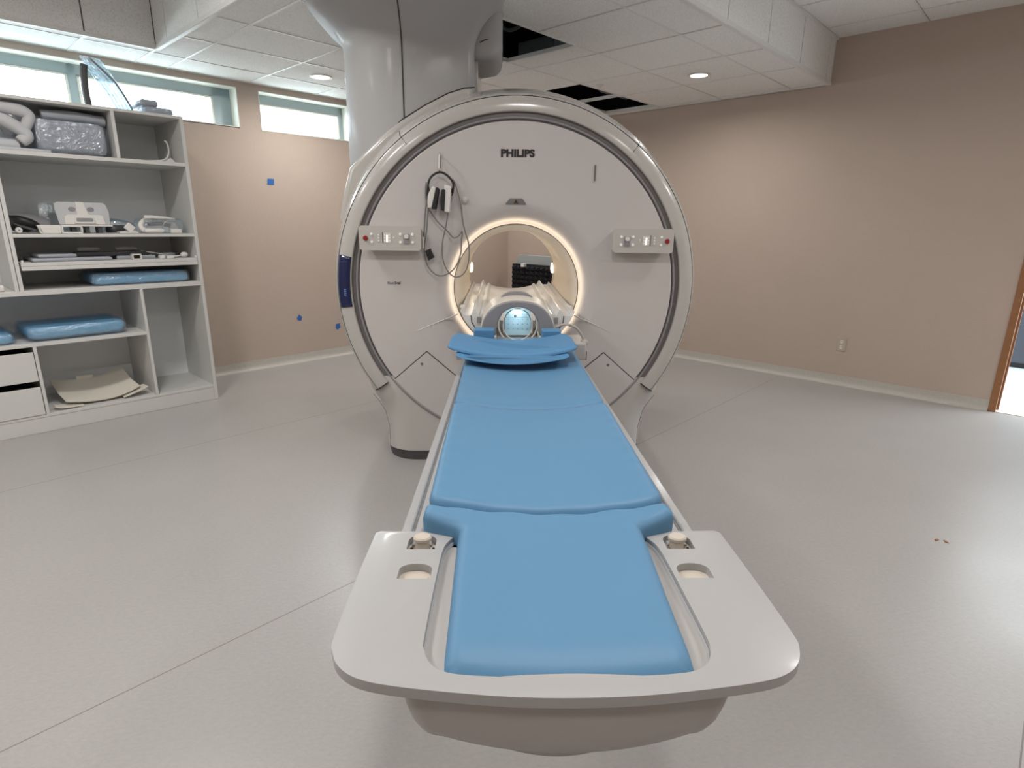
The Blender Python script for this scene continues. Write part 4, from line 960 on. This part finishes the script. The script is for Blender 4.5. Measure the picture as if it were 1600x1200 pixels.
tag(blob('grey_film_bag', 'wrap2', [(1.03, 4.92, z+.04), (1.12, 4.9, z+.05), (1.24, 4.92, z+.045)], [.03, .045, .03], noise=.006), 'clear film bag lying behind the diamond connector on the middle shelf', 'plastic bag')
b = blob('dark_cable_coil', 'plinth', [(1.05, 4.80, z+.026), (1.10, 4.78, z+.03), (1.16, 4.80, z+.028)], [.018, .025, .018], noise=.006); tag(b, 'dark coiled cable between the white cradle and the diamond connector', 'cable')
t = thing('diamond_connector', 'white diamond shaped connector lying on the middle shelf', 'connector', W(1.15, 4.66, z))
T3 = FW @ Matrix.Translation((1.158, 4.655, z+.037)) @ Matrix.Rotation(.75, 4, 'Y'); b = MB(T3); b.box(-.026, .026, -.012, .012, -.024, .024); b.make('body', 'white_pl', t, bevel=.005)
slab('base', 'white_pl', 1.09, 1.20, 4.62, 4.70, z, z+.012, .004, parent=t)
t = thing('tube_coil', 'white flexible loop coil with padded tubes at the right of the middle shelf', 'loop coil', W(1.36, 4.7, z))
b = MB(FW); b.tube(smooth_path([Vector(p) for p in ((1.30, 4.70, z+.085), (1.265, 4.68, z+.086), (1.235, 4.67, z+.065), (1.228, 4.66, z+.04), (1.245, 4.65, z+.02), (1.28, 4.65, z+.018))]), .017, 12); b.make('loop_tube', 'white_pl', t)
b = MB(FW); b.tube([(1.265, 4.70, z+.108), (1.30, 4.70, z+.106), (1.40, 4.70, z+.098), (1.455, 4.70, z+.088)], [.013, .016, .015, .014], 12); b.make('upper_tube', 'white_pl', t)
b = MB(FW); b.tube([(1.235, 4.62, z+.017), (1.25, 4.62, z+.017), (1.34, 4.62, z+.017), (1.352, 4.62, z+.017)], [.010, .016, .016, .012], 12); b.make('lower_tube', 'white_pl', t)
for k in range(3):
    b = MB(FW); b.tube(smooth_path([Vector((1.405+.045*math.cos(a)+.004*k, 4.66+.02*math.sin(a*2)+.012*k, z+.046+.038*math.sin(a))) for a in [2*PI*i/10 for i in range(10)]], 4, True)+[Vector((1.45+.004*k, 4.66+.012*k, z+.046))], .003, 6); b.make('coiled_cable', ['white_pl', 'grey_cable2', 'white_pl'][k], t)
b = MB(FW); b.tube([(1.30, 4.76, z+.06), (1.38, 4.76, z+.065), (1.44, 4.76, z+.05)], .014, 10); b.make('grey_tube', 'coil_grey', t)
slab('end_box', 'white_pl', 1.40, 1.47, 4.62, 4.66, z, z+.03, .006, parent=t)
slab('padding', 'clear', 1.24, 1.50, 4.64, 4.90, z, z+.10, .03, parent=t)
# pull-out shelf z 1.062
z = 1.0625
tag(slab('flat_pad', 'cushion', .60, 1.02, 4.60, 4.95, z, z+.022, .010), 'long flat grey pad at the left of the pull-out shelf', 'pad')
tag(slab('flat_pad', 'cushion', .63, .83, 4.62, 4.85, z+.0225, z+.045, .010, rot=.05), 'shorter grey pad stacked on the long flat grey pad', 'pad')
tag(slab('flat_pad', 'cushion', 1.07, 1.30, 4.68, 4.90, z, z+.022, .006, rot=-.05), 'flat grey coil pad in the middle of the pull-out shelf', 'pad')
for l0_, l1_, zz, rr_, lab in ((.86, .985, z+.066, 4.74, 'grey foam roll on the pull-out shelf behind the long flat pad'), (1.075, 1.20, z+.066, 4.74, 'grey foam roll on the pull-out shelf above the flat coil pad')):
    b = MB(FW); b.tube([(l0_, rr_, zz), (l0_+.012, rr_, zz), (l1_-.012, rr_, zz), (l1_, rr_, zz)], [.008, .015, .015, .008], 12); t = b.make('foam_roll', 'coil_grey'); tag(t, lab, 'foam roll', 'grey foam rolls on the pull-out shelf')
tag(slab('dark_tray', 'plinth', .84, 1.25, 4.70, 4.79, z+.023, z+.050, .006), 'dark tray under the two grey foam rolls', 'tray')
t = thing('white_clip_box', 'small white open box at the front edge of the pull-out shelf', 'box', W(1.155, 4.58, z))
for q in ((1.128, 1.136, 0, .034), (1.176, 1.184, 0, .034), (1.128, 1.184, .028, .036), (1.128, 1.184, 0, .006)): b = MB(FW); b.box(q[0], q[1], 4.575, 4.62, z+q[2], z+q[3]); b.make('box_side', 'white_pl', t, bevel=.002)
MB(FW).box(1.136, 1.176, 4.60, 4.61, z+.006, z+.028).make('box_inner', 'black', t, smooth=0)
t = thing('small_connectors', 'pair of small clear and white connectors near the right of the pull-out shelf', 'connectors', W(1.34, 4.62, z))
slab('connector', 'white_pl', 1.30, 1.335, 4.60, 4.64, z, z+.022, .004, parent=t); slab('connector', 'white_pl', 1.345, 1.39, 4.60, 4.64, z, z+.018, .004, parent=t); slab('connector_shell', 'clear', 1.33, 1.42, 4.66, 4.74, z, z+.04, .008, parent=t)
b = MB(FW); b.tube(smooth_path([Vector(p) for p in ((1.22, 4.72, z+.05), (1.30, 4.70, z+.035), (1.40, 4.66, z+.012), (1.46, 4.66, z+.016))]), .004, 8); b.sphere((1.475, 4.66, z+.021), .020, 1.3, 1, .95)
tag(b.make('cord_plug', 'white_pl'), 'thin white cord ending in a round plug at the right of the pull-out shelf', 'cord')
# blue cushions
wrapped_pad('blue cushion in clear plastic in the narrow gap below the pull-out shelf', .89, 1.475, 4.61, 4.95, .897, .975, 'blue_lit')
wrapped_pad('curved blue cushion in clear plastic on the shelf above the drawers', .50, 1.03, 4.60, 5.0, .575, .655, 'blue_lit', sag=.014, rot=.03)
wrapped_pad('blue cushion in clear plastic cut off by the left picture edge', .02, .44, 4.60, 5.0, .575, .640, 'blue_lit')
tag(slab('white_connector', 'white_pl', .40, .445, 4.59, 4.64, .897, .935, .010), 'small white plug lying on the left bay shelf by the photo edge', 'connector')
# folded white board in the lower middle bay
t = thing('curved_board', 'cream folded fibreboard with flared wings in the lower middle compartment', 'board', W(.85, 4.8, .117))
b = MB(FW); rr = []; n = 12
for k in range(n+1):
    f = k/n; l = .63+.43*f; z_ = .135+.045*(2*f-1)**2*(1.2 if f > .5 else .6)
    rr.append([(l, 4.62, z_), (l-.01, 4.78, z_+.02), (l-.02, 4.98, z_+.085), (l-.02, 4.984, z_+.08), (l-.01, 4.784, z_+.014), (l, 4.624, z_-.006)])
b.loft(rr); b.make('main_sheet', 'card', t, smooth=40)
b = MB(FW); b.loft([[(.565, 4.60, .145), (.565, 4.66, .148), (.565, 4.66, .142), (.565, 4.60, .139)], [(.60, 4.585, .135), (.60, 4.68, .137), (.60, 4.68, .131), (.60, 4.585, .129)], [(.72, 4.60, .124), (.72, 4.70, .126), (.72, 4.70, .120), (.72, 4.60, .118)]]); b.make('wing_flap', 'card', t, bevel=.002)
b = MB(FW); b.loft([[(.95, 4.60, .130), (.95, 4.70, .133), (.95, 4.70, .127), (.95, 4.60, .124)], [(1.05, 4.60, .160), (1.05, 4.72, .163), (1.05, 4.72, .157), (1.05, 4.60, .154)], [(1.11, 4.62, .176), (1.10, 4.70, .179), (1.10, 4.70, .173), (1.11, 4.62, .170)]]); b.make('wing_flap', 'card', t, bevel=.002)
b = MB(FW); b.box(.76, .86, 4.975, 4.99, .215, .243); b.make('tab', 'card', t, bevel=.003)
